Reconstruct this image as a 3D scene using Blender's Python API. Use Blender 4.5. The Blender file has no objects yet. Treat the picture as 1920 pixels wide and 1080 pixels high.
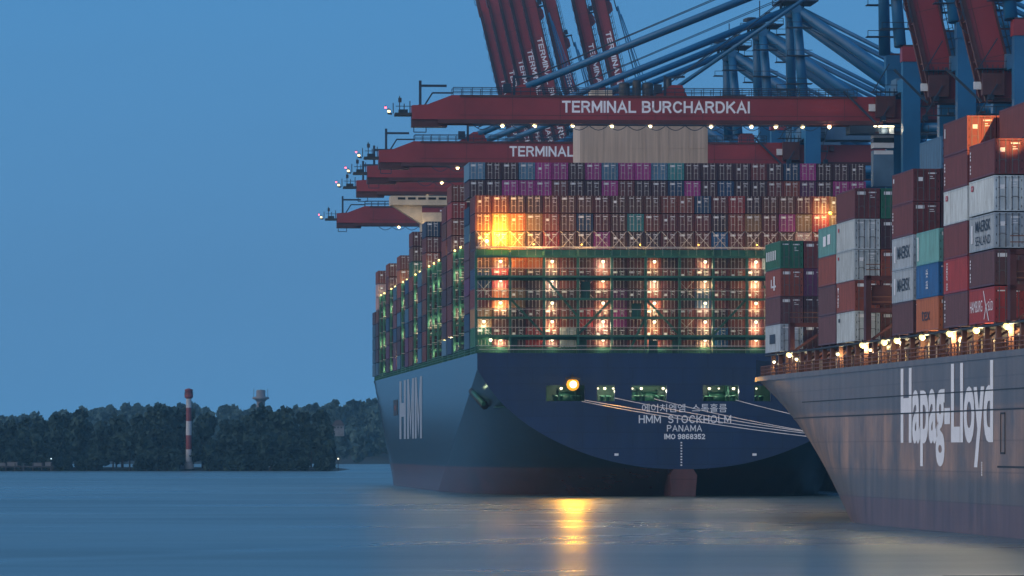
import bpy, bmesh, math, random
from mathutils import Vector, Matrix
random.seed(7)
R = math.radians
SC = bpy.context.scene
COL = SC.collection

# ------------------------------------------------------------------ camera, sky, sun, exposure
EYE = 7.1                                   # metres above the water
cd = bpy.data.cameras.new('camera')
cam = bpy.data.objects.new('camera', cd); COL.objects.link(cam)
cam.location = (0, 0, EYE); cam.rotation_euler = (R(90), 0, 0)
cd.sensor_width = 36.0; cd.lens = 36.0 * 10000 / 1920   # a long telephoto, about 187 mm
cd.shift_y = (842 - 540) / 1920.0
cd.clip_start = 1.0; cd.clip_end = 30000
SC.camera = cam

W = bpy.data.worlds.new('World'); SC.world = W; W.use_nodes = True
def build_world():
    nt = W.node_tree; nt.nodes.clear(); N = nt.nodes.new; L = nt.links.new
    out = N('ShaderNodeOutputWorld')
    sky = N('ShaderNodeTexSky'); sky.sky_type = 'NISHITA'; sky.sun_disc = False
    sky.sun_elevation = R(1.0); sky.sun_rotation = R(245); sky.air_density = 1.0; sky.ozone_density = 3.0
    b1 = N('ShaderNodeBackground'); b1.inputs['Strength'].default_value = 0.05
    L(sky.outputs[0], b1.inputs['Color'])
    tc = N('ShaderNodeTexCoord'); sep = N('ShaderNodeSeparateXYZ'); L(tc.outputs['Generated'], sep.inputs[0])
    ramp = N('ShaderNodeValToRGB'); e = ramp.color_ramp.elements
    e[0].position = 0.0; e[0].color = (0.088, 0.275, 0.53, 1)
    e[1].position = 1.0; e[1].color = (0.046, 0.195, 0.47, 1)
    m = ramp.color_ramp.elements.new(0.09); m.color = (0.062, 0.245, 0.525, 1)
    L(sep.outputs['Z'], ramp.inputs[0])
    # faint drifts of thin high haze
    mpn = N('ShaderNodeMapping'); mpn.inputs['Scale'].default_value = (1.2, 1.2, 9); L(tc.outputs['Generated'], mpn.inputs[0])
    cn = N('ShaderNodeTexNoise'); cn.inputs['Scale'].default_value = 2.2; cn.inputs['Detail'].default_value = 4; L(mpn.outputs[0], cn.inputs['Vector'])
    cr = N('ShaderNodeMapRange'); cr.inputs['From Min'].default_value = .3; cr.inputs['From Max'].default_value = .7; cr.inputs['To Min'].default_value = .955; cr.inputs['To Max'].default_value = 1.05; L(cn.outputs['Fac'], cr.inputs['Value'])
    cm = N('ShaderNodeMix'); cm.data_type = 'RGBA'; cm.blend_type = 'MULTIPLY'; cm.inputs['Factor'].default_value = 1; L(ramp.outputs[0], cm.inputs['A']); L(cr.outputs[0], cm.inputs['B'])
    # paler afterglow towards the west (left of and behind the viewer)
    dot = N('ShaderNodeVectorMath'); dot.operation = 'DOT_PRODUCT'
    L(tc.outputs['Generated'], dot.inputs[0]); dot.inputs[1].default_value = Vector((-0.80, -0.55, 0.15)).normalized()
    mr = N('ShaderNodeMapRange'); mr.interpolation_type = 'SMOOTHSTEP'
    mr.inputs['From Min'].default_value = 0.15; mr.inputs['From Max'].default_value = 1.0
    L(dot.outputs['Value'], mr.inputs['Value'])
    mix = N('ShaderNodeMix'); mix.data_type = 'RGBA'
    L(mr.outputs[0], mix.inputs['Factor']); L(cm.outputs['Result'], mix.inputs['A'])
    mix.inputs['B'].default_value = (1.22, 1.18, 1.22, 1)
    b2 = N('ShaderNodeBackground'); b2.inputs['Strength'].default_value = 1.0
    L(mix.outputs['Result'], b2.inputs['Color'])
    add = N('ShaderNodeAddShader'); L(b1.outputs[0], add.inputs[0]); L(b2.outputs[0], add.inputs[1])
    L(add.outputs[0], out.inputs['Surface'])
build_world()

sd = bpy.data.lights.new('sun', 'SUN'); sd.energy = 0.35; sd.angle = R(25); sd.color = (1.0, 0.88, 0.84)
sun = bpy.data.objects.new('sun', sd); COL.objects.link(sun)
_d = Vector((0.86, 0.42, -0.36)).normalized()           # afterglow from the left, a little from behind
sun.rotation_euler = _d.to_track_quat('-Z', 'Y').to_euler()

SC.view_settings.view_transform = 'Standard'; SC.view_settings.look = 'None'
SC.view_settings.exposure = 0.0; SC.view_settings.gamma = 1.0
SC.render.engine = 'CYCLES'
cy = SC.cycles
cy.use_denoising = True; cy.max_bounces = 6; cy.diffuse_bounces = 2; cy.glossy_bounces = 3
cy.transmission_bounces = 2; cy.volume_bounces = 0; cy.sample_clamp_indirect = 4.0; cy.sample_clamp_direct = 0
cy.use_light_tree = True; cy.caustics_reflective = False; cy.caustics_refractive = False

# ------------------------------------------------------------------ materials
MATS = {}
def nodes_of(name):
    m = bpy.data.materials.new(name); m.use_nodes = True
    nt = m.node_tree; p = nt.nodes.get('Principled BSDF')
    MATS[name] = m
    return m, nt, p, nt.nodes.new, nt.links.new
def mat(name, col, rough=0.55, metal=0.0, var=0.25, scale=0.6, stretch=(1, 1, 1), spec=0.5):
    """Paint or steel with uneven weathering: noise pulls the colour up and down."""
    m, nt, p, N, L = nodes_of(name)
    p.inputs['Roughness'].default_value = rough; p.inputs['Metallic'].default_value = metal
    p.inputs['Specular IOR Level'].default_value = spec
    tc = N('ShaderNodeTexCoord'); mp = N('ShaderNodeMapping'); mp.inputs['Scale'].default_value = stretch
    L(tc.outputs['Object'], mp.inputs[0])
    no = N('ShaderNodeTexNoise'); no.inputs['Scale'].default_value = scale; no.inputs['Detail'].default_value = 6
    L(mp.outputs[0], no.inputs['Vector'])
    mr = N('ShaderNodeMapRange'); mr.inputs['From Min'].default_value = .3; mr.inputs['From Max'].default_value = .7
    mr.inputs['To Min'].default_value = 1 - var; mr.inputs['To Max'].default_value = 1 + var
    L(no.outputs['Fac'], mr.inputs['Value'])
    mx = N('ShaderNodeMix'); mx.data_type = 'RGBA'; mx.blend_type = 'MULTIPLY'; mx.inputs['Factor'].default_value = 1
    mx.inputs['A'].default_value = (*col, 1); L(mr.outputs[0], mx.inputs['B'])
    L(mx.outputs['Result'], p.inputs['Base Color'])
    return m
def glow(name, col, strength):
    m, nt, p, N, L = nodes_of(name)
    p.inputs['Base Color'].default_value = (*col, 1)
    p.inputs['Emission Color'].default_value = (*col, 1); p.inputs['Emission Strength'].default_value = strength
    return m
def container_paint():
    m, nt, p, N, L = nodes_of('container_paint')
    oi = N('ShaderNodeObjectInfo'); tc = N('ShaderNodeTexCoord')
    off = N('ShaderNodeVectorMath'); off.operation = 'MULTIPLY_ADD'
    comb = N('ShaderNodeCombineXYZ')
    for k in range(3): L(oi.outputs['Random'], comb.inputs[k])
    L(comb.outputs[0], off.inputs[0]); off.inputs[1].default_value = (91, 57, 33); L(tc.outputs['Object'], off.inputs[2])
    mp = N('ShaderNodeMapping'); mp.inputs['Scale'].default_value = (1.4, 1.4, .35); L(off.outputs[0], mp.inputs[0])
    n1 = N('ShaderNodeTexNoise'); n1.inputs['Scale'].default_value = 1.1; n1.inputs['Detail'].default_value = 7; L(mp.outputs[0], n1.inputs['Vector'])
    mr = N('ShaderNodeMapRange'); mr.inputs['From Min'].default_value = .3; mr.inputs['From Max'].default_value = .7
    mr.inputs['To Min'].default_value = .72; mr.inputs['To Max'].default_value = 1.18; L(n1.outputs['Fac'], mr.inputs['Value'])
    mx = N('ShaderNodeMix'); mx.data_type = 'RGBA'; mx.blend_type = 'MULTIPLY'; mx.inputs['Factor'].default_value = 1
    L(oi.outputs['Color'], mx.inputs['A']); L(mr.outputs[0], mx.inputs['B'])
    n2 = N('ShaderNodeTexNoise'); n2.inputs['Scale'].default_value = 2.6; n2.inputs['Detail'].default_value = 9; L(mp.outputs[0], n2.inputs['Vector'])
    r2 = N('ShaderNodeMapRange'); r2.inputs['From Min'].default_value = .60; r2.inputs['From Max'].default_value = .74; L(n2.outputs['Fac'], r2.inputs['Value'])
    mul = N('ShaderNodeMath'); mul.operation = 'MULTIPLY'; mul.inputs[1].default_value = .5; L(r2.outputs[0], mul.inputs[0])
    mx2 = N('ShaderNodeMix'); mx2.data_type = 'RGBA'; L(mul.outputs[0], mx2.inputs['Factor'])
    L(mx.outputs['Result'], mx2.inputs['A']); mx2.inputs['B'].default_value = (.09, .045, .028, 1)   # rust and grime
    L(mx2.outputs['Result'], p.inputs['Base Color'])
    p.inputs['Roughness'].default_value = .55
    return m
def hull_paint(name, top, boot, zboot, rust_and_glow, streak=.35, rough=.32, band=None, plates=(9.0, 2.6), along='Y'):
    """Ship side: boot-top red below a line, welded plates, vertical run-off streaks, rusty scuffs, warm light painted between two heights."""
    m, nt, p, N, L = nodes_of(name)
    tc = N('ShaderNodeTexCoord'); sep = N('ShaderNodeSeparateXYZ'); L(tc.outputs['Object'], sep.inputs[0])
    # vertical streaks
    mp = N('ShaderNodeMapping'); mp.inputs['Scale'].default_value = (.42, .42, .06); L(tc.outputs['Object'], mp.inputs[0])
    n1 = N('ShaderNodeTexNoise'); n1.inputs['Scale'].default_value = 1.0; n1.inputs['Detail'].default_value = 8; L(mp.outputs[0], n1.inputs['Vector'])
    mr = N('ShaderNodeMapRange'); mr.inputs['From Min'].default_value = .3; mr.inputs['From Max'].default_value = .7
    mr.inputs['To Min'].default_value = 1 - streak; mr.inputs['To Max'].default_value = 1 + streak; L(n1.outputs['Fac'], mr.inputs['Value'])
    # boot top
    edge = N('ShaderNodeMapRange'); edge.inputs['From Min'].default_value = zboot - .05; edge.inputs['From Max'].default_value = zboot + .05; L(sep.outputs['Z'], edge.inputs['Value'])
    mx = N('ShaderNodeMix'); mx.data_type = 'RGBA'; L(edge.outputs[0], mx.inputs['Factor'])
    mx.inputs['A'].default_value = (*boot, 1); mx.inputs['B'].default_value = (*top, 1)
    last = mx
    # painted warm glow inside a band, large scuffs and rust
    n2 = N('ShaderNodeTexNoise'); n2.inputs['Scale'].default_value = .16; n2.inputs['Detail'].default_value = 9; n2.inputs['Roughness'].default_value = .65
    mp2 = N('ShaderNodeMapping'); mp2.inputs['Scale'].default_value = (1, 1, .9); L(tc.outputs['Object'], mp2.inputs[0]); L(mp2.outputs[0], n2.inputs['Vector'])
    r2 = N('ShaderNodeMapRange'); r2.inputs['From Min'].default_value = .46; r2.inputs['From Max'].default_value = .66; L(n2.outputs['Fac'], r2.inputs['Value'])
    fac = r2
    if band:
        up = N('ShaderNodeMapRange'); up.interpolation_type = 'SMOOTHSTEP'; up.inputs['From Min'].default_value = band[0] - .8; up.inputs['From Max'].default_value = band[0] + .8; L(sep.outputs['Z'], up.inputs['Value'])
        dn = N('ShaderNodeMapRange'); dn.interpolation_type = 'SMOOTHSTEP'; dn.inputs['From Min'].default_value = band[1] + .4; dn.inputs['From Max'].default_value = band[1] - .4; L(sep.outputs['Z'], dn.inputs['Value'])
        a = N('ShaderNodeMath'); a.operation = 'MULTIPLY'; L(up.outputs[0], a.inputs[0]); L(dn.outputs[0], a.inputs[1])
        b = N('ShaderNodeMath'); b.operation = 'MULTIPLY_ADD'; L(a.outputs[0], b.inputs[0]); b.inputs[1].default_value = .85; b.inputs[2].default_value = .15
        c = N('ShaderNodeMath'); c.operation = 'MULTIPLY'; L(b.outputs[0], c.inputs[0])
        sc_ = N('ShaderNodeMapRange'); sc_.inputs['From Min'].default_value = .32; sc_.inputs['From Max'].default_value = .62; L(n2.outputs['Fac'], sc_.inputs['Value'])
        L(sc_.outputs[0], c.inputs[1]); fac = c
    else:
        c = N('ShaderNodeMath'); c.operation = 'MULTIPLY'; c.inputs[1].default_value = .5; L(r2.outputs[0], c.inputs[0]); fac = c
    mx3 = N('ShaderNodeMix'); mx3.data_type = 'RGBA'; L(fac.outputs[0], mx3.inputs['Factor']); L(last.outputs['Result'], mx3.inputs['A']); mx3.inputs['B'].default_value = (*rust_and_glow, 1)
    mx2 = N('ShaderNodeMix'); mx2.data_type = 'RGBA'; mx2.blend_type = 'MULTIPLY'; mx2.inputs['Factor'].default_value = 1
    L(mx3.outputs['Result'], mx2.inputs['A']); L(mr.outputs[0], mx2.inputs['B'])
    # plate seams: a brick pattern along the ship
    yz = N('ShaderNodeCombineXYZ'); L(sep.outputs[along], yz.inputs[0]); L(sep.outputs['Z'], yz.inputs[1])
    br = N('ShaderNodeTexBrick'); L(yz.outputs[0], br.inputs['Vector'])
    br.inputs['Scale'].default_value = 1.0; br.inputs['Brick Width'].default_value = plates[0]; br.inputs['Row Height'].default_value = plates[1]
    br.inputs['Mortar Size'].default_value = .075; br.inputs['Mortar Smooth'].default_value = .3
    br.inputs['Color1'].default_value = (1, 1, 1, 1); br.inputs['Color2'].default_value = (.90, .90, .90, 1); br.inputs['Mortar'].default_value = (.70, .70, .70, 1)
    mx4 = N('ShaderNodeMix'); mx4.data_type = 'RGBA'; mx4.blend_type = 'MULTIPLY'; mx4.inputs['Factor'].default_value = 1
    L(mx2.outputs['Result'], mx4.inputs['A']); L(br.outputs['Color'], mx4.inputs['B'])
    L(mx4.outputs['Result'], p.inputs['Base Color'])
    p.inputs['Roughness'].default_value = rough
    # gently dished plating
    n3 = N('ShaderNodeTexNoise'); n3.inputs['Scale'].default_value = .5; n3.inputs['Detail'].default_value = 3; L(tc.outputs['Object'], n3.inputs['Vector'])
    bp = N('ShaderNodeBump'); bp.inputs['Strength'].default_value = .25; bp.inputs['Distance'].default_value = .05; L(n3.outputs['Fac'], bp.inputs['Height']); L(bp.outputs[0], p.inputs['Normal'])
    return m
def water_mat():
    m, nt, p, N, L = nodes_of('river_water')
    geo = N('ShaderNodeNewGeometry')
    def streak(sx, sy, det):
        mp = N('ShaderNodeMapping'); mp.inputs['Scale'].default_value = (sx, sy, 1); mp.inputs['Rotation'].default_value = (0, 0, R(-9)); L(geo.outputs['Position'], mp.inputs[0])
        n = N('ShaderNodeTexNoise'); n.inputs['Scale'].default_value = 1; n.inputs['Detail'].default_value = det; n.inputs['Roughness'].default_value = .6; L(mp.outputs[0], n.inputs['Vector']); return n
    a = streak(.010, .016, 5); b = streak(.012, .020, 5)
    mr = N('ShaderNodeMapRange'); mr.inputs['From Min'].default_value = .35; mr.inputs['From Max'].default_value = .65
    mr.inputs['To Min'].default_value = WATER_R[0]; mr.inputs['To Max'].default_value = WATER_R[1]; L(a.outputs['Fac'], mr.inputs['Value'])
    # the slick of a passing boat's wake: a long smoother band
    dp = N('ShaderNodeVectorMath'); dp.operation = 'DOT_PRODUCT'; L(geo.outputs['Position'], dp.inputs[0]); dp.inputs[1].default_value = (-.922, .387, 0)
    wob = N('ShaderNodeMath'); wob.operation = 'MULTIPLY_ADD'; L(a.outputs['Fac'], wob.inputs[0]); wob.inputs[1].default_value = 14; L(dp.outputs['Value'], wob.inputs[2])
    ds = N('ShaderNodeMath'); ds.operation = 'SUBTRACT'; L(wob.outputs[0], ds.inputs[0]); ds.inputs[1].default_value = 168.5
    ab = N('ShaderNodeMath'); ab.operation = 'ABSOLUTE'; L(ds.outputs[0], ab.inputs[0])
    wk = N('ShaderNodeMapRange'); wk.interpolation_type = 'SMOOTHSTEP'; wk.inputs['From Min'].default_value = 0; wk.inputs['From Max'].default_value = 6; wk.inputs['To Min'].default_value = .86; wk.inputs['To Max'].default_value = 1; L(ab.outputs[0], wk.inputs['Value'])
    wr = N('ShaderNodeMath'); wr.operation = 'MULTIPLY'; L(mr.outputs[0], wr.inputs[0]); L(wk.outputs[0], wr.inputs[1])
    L(wr.outputs[0], p.inputs['Roughness'])
    rc = N('ShaderNodeValToRGB'); rc.color_ramp.elements[0].position = .35; rc.color_ramp.elements[0].color = (.052, .088, .094, 1)
    rc.color_ramp.elements[1].position = .68; rc.color_ramp.elements[1].color = (.100, .148, .150, 1); L(b.outputs['Fac'], rc.inputs[0])
    L(rc.outputs[0], p.inputs['Base Color'])
    p.inputs['IOR'].default_value = 1.33
    n = streak(1.6, .30, 3)
    bp = N('ShaderNodeBump'); bp.inputs['Strength'].default_value = .32; bp.inputs['Distance'].default_value = .12; L(n.outputs['Fac'], bp.inputs['Height']); L(bp.outputs[0], p.inputs['Normal'])
    return m
WATER_R = (.25, .36)
def leaf_mat(name, a, b, sc):
    m, nt, p, N, L = nodes_of(name)
    geo = N('ShaderNodeNewGeometry'); n = N('ShaderNodeTexNoise'); n.inputs['Scale'].default_value = sc; n.inputs['Detail'].default_value = 4; L(geo.outputs['Position'], n.inputs['Vector'])
    rc = N('ShaderNodeValToRGB'); rc.color_ramp.elements[0].position = .36; rc.color_ramp.elements[0].color = (*a, 1); rc.color_ramp.elements[1].position = .66; rc.color_ramp.elements[1].color = (*b, 1)
    L(n.outputs['Fac'], rc.inputs[0]); L(rc.outputs[0], p.inputs['Base Color']); p.inputs['Roughness'].default_value = .7
    p.inputs['Specular IOR Level'].default_value = .15
    return m
def bulk_paint():
    m, nt, p, N, L = nodes_of('stacked_paint')
    at = N('ShaderNodeVertexColor'); at.layer_name = 'paint'; L(at.outputs['Color'], p.inputs['Base Color']); p.inputs['Roughness'].default_value = .6
    return m

container_paint(); bulk_paint(); water_mat()
hull_paint('navy_hull', (.020, .036, .058), (.105, .044, .044), 4.3, (.055, .050, .048), .28, .24)
hull_paint('grey_hull', (.118, .102, .096), (.120, .070, .078), 2.6, (.38, .215, .13), .30, .36, band=(4.8, 10.6))  # brown band is warm lamp light painted onto the ship's side
hull_paint('transom_paint', (.008, .030, .092), (.10, .04, .04), -9, (.022, .038, .07), .16, .36, plates=(7.5, 2.4), along='X')
mat('galvanised', (.44, .41, .36), .5, .1)
mat('rod_dull', (.10, .095, .10), .5, .1)
mat('white_mark', (.72, .72, .72), .6, var=.1)
mat('dark_mark', (.03, .04, .06), .6, var=.1)
mat('red_mark', (.45, .03, .04), .6, var=.1)
mat('letter_white', (.86, .86, .88), .5, var=.06)
mat('side_letter', (.29, .33, .39), .5, var=.1)
mat('door_gasket', (.012, .012, .014), .8)
mat('deck_green', (.012, .075, .048), .55, var=.3)
mat('bridge_green', (.022, .112, .068), .5, var=.3)
mat('deck_red', (.13, .035, .022), .6, var=.35)
mat('dark_red_steel', (.075, .018, .018), .6, var=.3)
mat('pedestal_brown', (.16, .062, .036), .6, var=.35)
mat('cream_paint', (.56, .44, .34), .6, var=.20, scale=2.2, stretch=(1, 1, .035))
mat('cream_plain', (.55, .46, .34), .6, var=.15)
mat('crane_red', (.24, .024, .030), .45, var=.16, scale=.25)
mat('rail_brown', (.07, .018, .018), .55, var=.25)
mat('crane_blue', (.010, .112, .240), .42, var=.16, scale=.25)
mat('crane_dark', (.012, .030, .055), .6, var=.3)
mat('house_blue', (.075, .155, .24), .5, var=.15)
mat('steel_dark', (.025, .028, .032), .6)
mat('cab_white', (.62, .66, .68), .5, var=.12)
mat('rope_white', (.50, .50, .52), .7)
mat('concrete', (.24, .23, .22), .8, var=.2)
mat('tower_red', (.17, .028, .034), .6, var=.12)
mat('tower_white', (.42, .43, .45), .6, var=.12)
mat('tower_grey', (.16, .16, .17), .7, var=.2)
mat('wall_pale', (.16, .16, .165), .8)
mat('roof_tile', (.07, .05, .05), .8)
mat('window_dark', (.02, .025, .03), .2)
mat('earth', (.022, .028, .018), .9, var=.3, scale=.05)
mat('bark', (.05, .038, .028), .9)
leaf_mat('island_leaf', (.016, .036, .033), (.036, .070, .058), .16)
leaf_mat('hazed_hill_leaf', (.040, .078, .072), (.062, .108, .095), .10)  # lighter, bluer green with part of the haze in the colour
glow('lamp_warm', (1.0, .76, .38), 2.4)
glow('lamp_white', (1.0, .92, .62), 2.2)
glow('lamp_yellow', (1.0, .78, .27), 2.4)
glow('lamp_sodium', (1.0, .52, .06), 6.0)
glow('sodium_halo', (1.0, .42, .03), 1.1)  # dim outer ball imitating the glow round the stern lamp's burner
glow('sodium_core', (1.0, .80, .42), 6.0)
glow('lamp_red', (1.0, .08, .12), 7.0)
glow('lit_window', (1.0, .86, .52), 2.2)
glow('strip_light', (1.0, .90, .60), 3.5)
glow('shore_lamp', (.75, .95, 1.0), 1.4)
SM = {k: i for i, k in enumerate([])}

# ------------------------------------------------------------------ mesh helpers
class MB:
    def __init__(s): s.v = []; s.f = []; s.m = []; s.mats = []; s.sm = []
    def mi(s, name):
        if name not in s.mats: s.mats.append(name)
        return s.mats.index(name)
    def face(s, pts, m, smooth=False):
        b = len(s.v); s.v += [tuple(p) for p in pts]; s.f.append(tuple(range(b, b + len(pts)))); s.m.append(s.mi(m)); s.sm.append(smooth)
    def box(s, x0, x1, y0, y1, z0, z1, m):
        b = len(s.v)
        s.v += [(x0, y0, z0), (x1, y0, z0), (x1, y1, z0), (x0, y1, z0), (x0, y0, z1), (x1, y0, z1), (x1, y1, z1), (x0, y1, z1)]
        k = s.mi(m)
        for q in ((0, 3, 2, 1), (4, 5, 6, 7), (0, 1, 5, 4), (1, 2, 6, 5), (2, 3, 7, 6), (3, 0, 4, 7)):
            s.f.append(tuple(b + i for i in q)); s.m.append(k); s.sm.append(False)
    def tube(s, p, q, r, m, n=8, r2=None, smooth=True, cap=True):
        p = Vector(p); q = Vector(q); d = q - p
        if d.length < 1e-6: return
        a = d.normalized(); u = a.orthogonal().normalized(); w = a.cross(u)
        if n == 4:
            up = Vector((0, 0, 1)) if abs(a.z) < .9 else Vector((0, 1, 0))
            w = (up - a * up.dot(a)).normalized(); u = w.cross(a)
            u, w = (u + w).normalized(), (w - u).normalized()
            r = r * 1.414; r2 = r2 * 1.414 if r2 is not None else None
        if r2 is None: r2 = r
        b = len(s.v); k = s.mi(m)
        for c, rr in ((p, r), (q, r2)):
            for i in range(n):
                t = 2 * math.pi * i / n; s.v.append(tuple(c + (u * math.cos(t) + w * math.sin(t)) * rr))
        for i in range(n):
            j = (i + 1) % n; s.f.append((b + i, b + j, b + n + j, b + n + i)); s.m.append(k); s.sm.append(smooth and n > 4)
        if cap:
            s.f.append(tuple(b + i for i in range(n - 1, -1, -1))); s.m.append(k); s.sm.append(False)
            s.f.append(tuple(b + n + i for i in range(n))); s.m.append(k); s.sm.append(False)
    def bar(s, p, q, h, m): s.tube(p, q, h, m, n=4, smooth=False)
    def lathe(s, prof, m, c=(0, 0, 0), n=16, smooth=True):
        b = len(s.v); k = s.mi(m) if isinstance(m, str) else None
        for r, z in prof:
            for i in range(n):
                t = 2 * math.pi * i / n; s.v.append((c[0] + r * math.cos(t), c[1] + r * math.sin(t), c[2] + z))
        for j in range(len(prof) - 1):
            kk = k if k is not None else s.mi(m[j])
            for i in range(n):
                i2 = (i + 1) % n; s.f.append((b + j * n + i, b + j * n + i2, b + (j + 1) * n + i2, b + (j + 1) * n + i)); s.m.append(kk); s.sm.append(smooth)
    def ball(s, c, r, m, n=10):
        s.lathe([(r * math.sin(math.pi * j / 6) + 1e-4, -r * math.cos(math.pi * j / 6)) for j in range(7)], m, c, n)
    def grid(s, rows, m, smooth=True, flip=False):
        b = len(s.v); w = len(rows[0]); k = s.mi(m)
        for r in rows: s.v += [tuple(p) for p in r]
        for j in range(len(rows) - 1):
            for i in range(w - 1):
                q = (b + j * w + i, b + j * w + i + 1, b + (j + 1) * w + i + 1, b + (j + 1) * w + i)
                s.f.append(q[::-1] if flip else q); s.m.append(k); s.sm.append(smooth)
    def prism(s, outline, y0, y1, m):
        """(x,z) outline extruded in y"""
        n = len(outline)
        s.face([(x, y0, z) for x, z in outline], m); s.face([(x, y1, z) for x, z in outline][::-1], m)
        for i in range(n):
            a, b = outline[i], outline[(i + 1) % n]
            s.face([(a[0], y0, a[1]), (a[0], y1, a[1]), (b[0], y1, b[1]), (b[0], y0, b[1])], m)
    def mesh(s, name):
        me = bpy.data.meshes.new(name); me.from_pydata(s.v, [], s.f)
        for k in s.mats: me.materials.append(MATS[k])
        me.polygons.foreach_set('material_index', s.m); me.polygons.foreach_set('use_smooth', s.sm)
        me.update(); return me
    def build(s, name, parent=None, loc=(0, 0, 0), rz=0.0):
        return obj(name, s.mesh(name), parent, loc, rz)
def obj(name, me, parent=None, loc=(0, 0, 0), rz=0.0):
    o = bpy.data.objects.new(name, me); COL.objects.link(o); o.location = loc; o.rotation_euler = (0, 0, rz)
    if parent is not None: o.parent = parent
    return o
def tag(o, label=None, cat=None, group=None, kind=None):
    if label: o['label'] = label
    if cat: o['category'] = cat
    if group: o['group'] = group
    if kind: o['kind'] = kind
    return o
def thing(name, label, cat, loc=(0, 0, 0), rz=0.0, group=None):
    return tag(obj(name, None, None, loc, rz), label, cat, group)
def kids_map():
    d = {}
    for o in SC.objects:
        if o.parent is not None: d.setdefault(o.parent.name, []).append(o)
    return d
def dup(root, parent=None, kids=None):
    kids = kids if kids is not None else kids_map()
    c = root.copy(); COL.objects.link(c); c.parent = parent
    for ch in kids.get(root.name, []): dup(ch, c, kids)
    return c
_text_cache = {}
def text_geom(body, bold=0.0, spacing=1.0):
    key = (body, bold, spacing)
    if key not in _text_cache:
        cu = bpy.data.curves.new('lettering', 'FONT'); cu.body = body; cu.size = 1.0; cu.offset = bold; cu.space_character = spacing
        cu.resolution_u = 4; cu.fill_mode = 'FRONT'
        o = bpy.data.objects.new('lettering', cu); COL.objects.link(o)
        bpy.context.view_layer.update()
        me = bpy.data.meshes.new_from_object(o.evaluated_get(bpy.context.evaluated_depsgraph_get()))
        vs = [tuple(v.co) for v in me.vertices]; fs = [tuple(p.vertices) for p in me.polygons]
        bpy.data.objects.remove(o); bpy.data.curves.remove(cu); bpy.data.meshes.remove(me)
        xs = [v[0] for v in vs] or [0, 1]; ys = [v[1] for v in vs] or [0, 1]
        _text_cache[key] = (vs, fs, min(xs), max(xs), min(ys), max(ys))
    return _text_cache[key]
def letter(mb, body, origin, right, up, width, height, m, bold=0.0, ymin=None, ymax=None, spacing=1.0):
    """Lettering fitted into width x height, its lower left corner at origin."""
    vs, fs, x0, x1, y0, y1 = text_geom(body, bold, spacing)
    if ymin is not None: y0, y1 = ymin, ymax
    o = Vector(origin); r = Vector(right).normalized(); u = Vector(up).normalized()
    b = len(mb.v); k = mb.mi(m)
    for v in vs: mb.v.append(tuple(o + r * ((v[0] - x0) / (x1 - x0) * width) + u * ((v[1] - y0) / (y1 - y0) * height)))
    for f in fs: mb.f.append(tuple(b + i for i in f)); mb.m.append(k); mb.sm.append(False)
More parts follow.
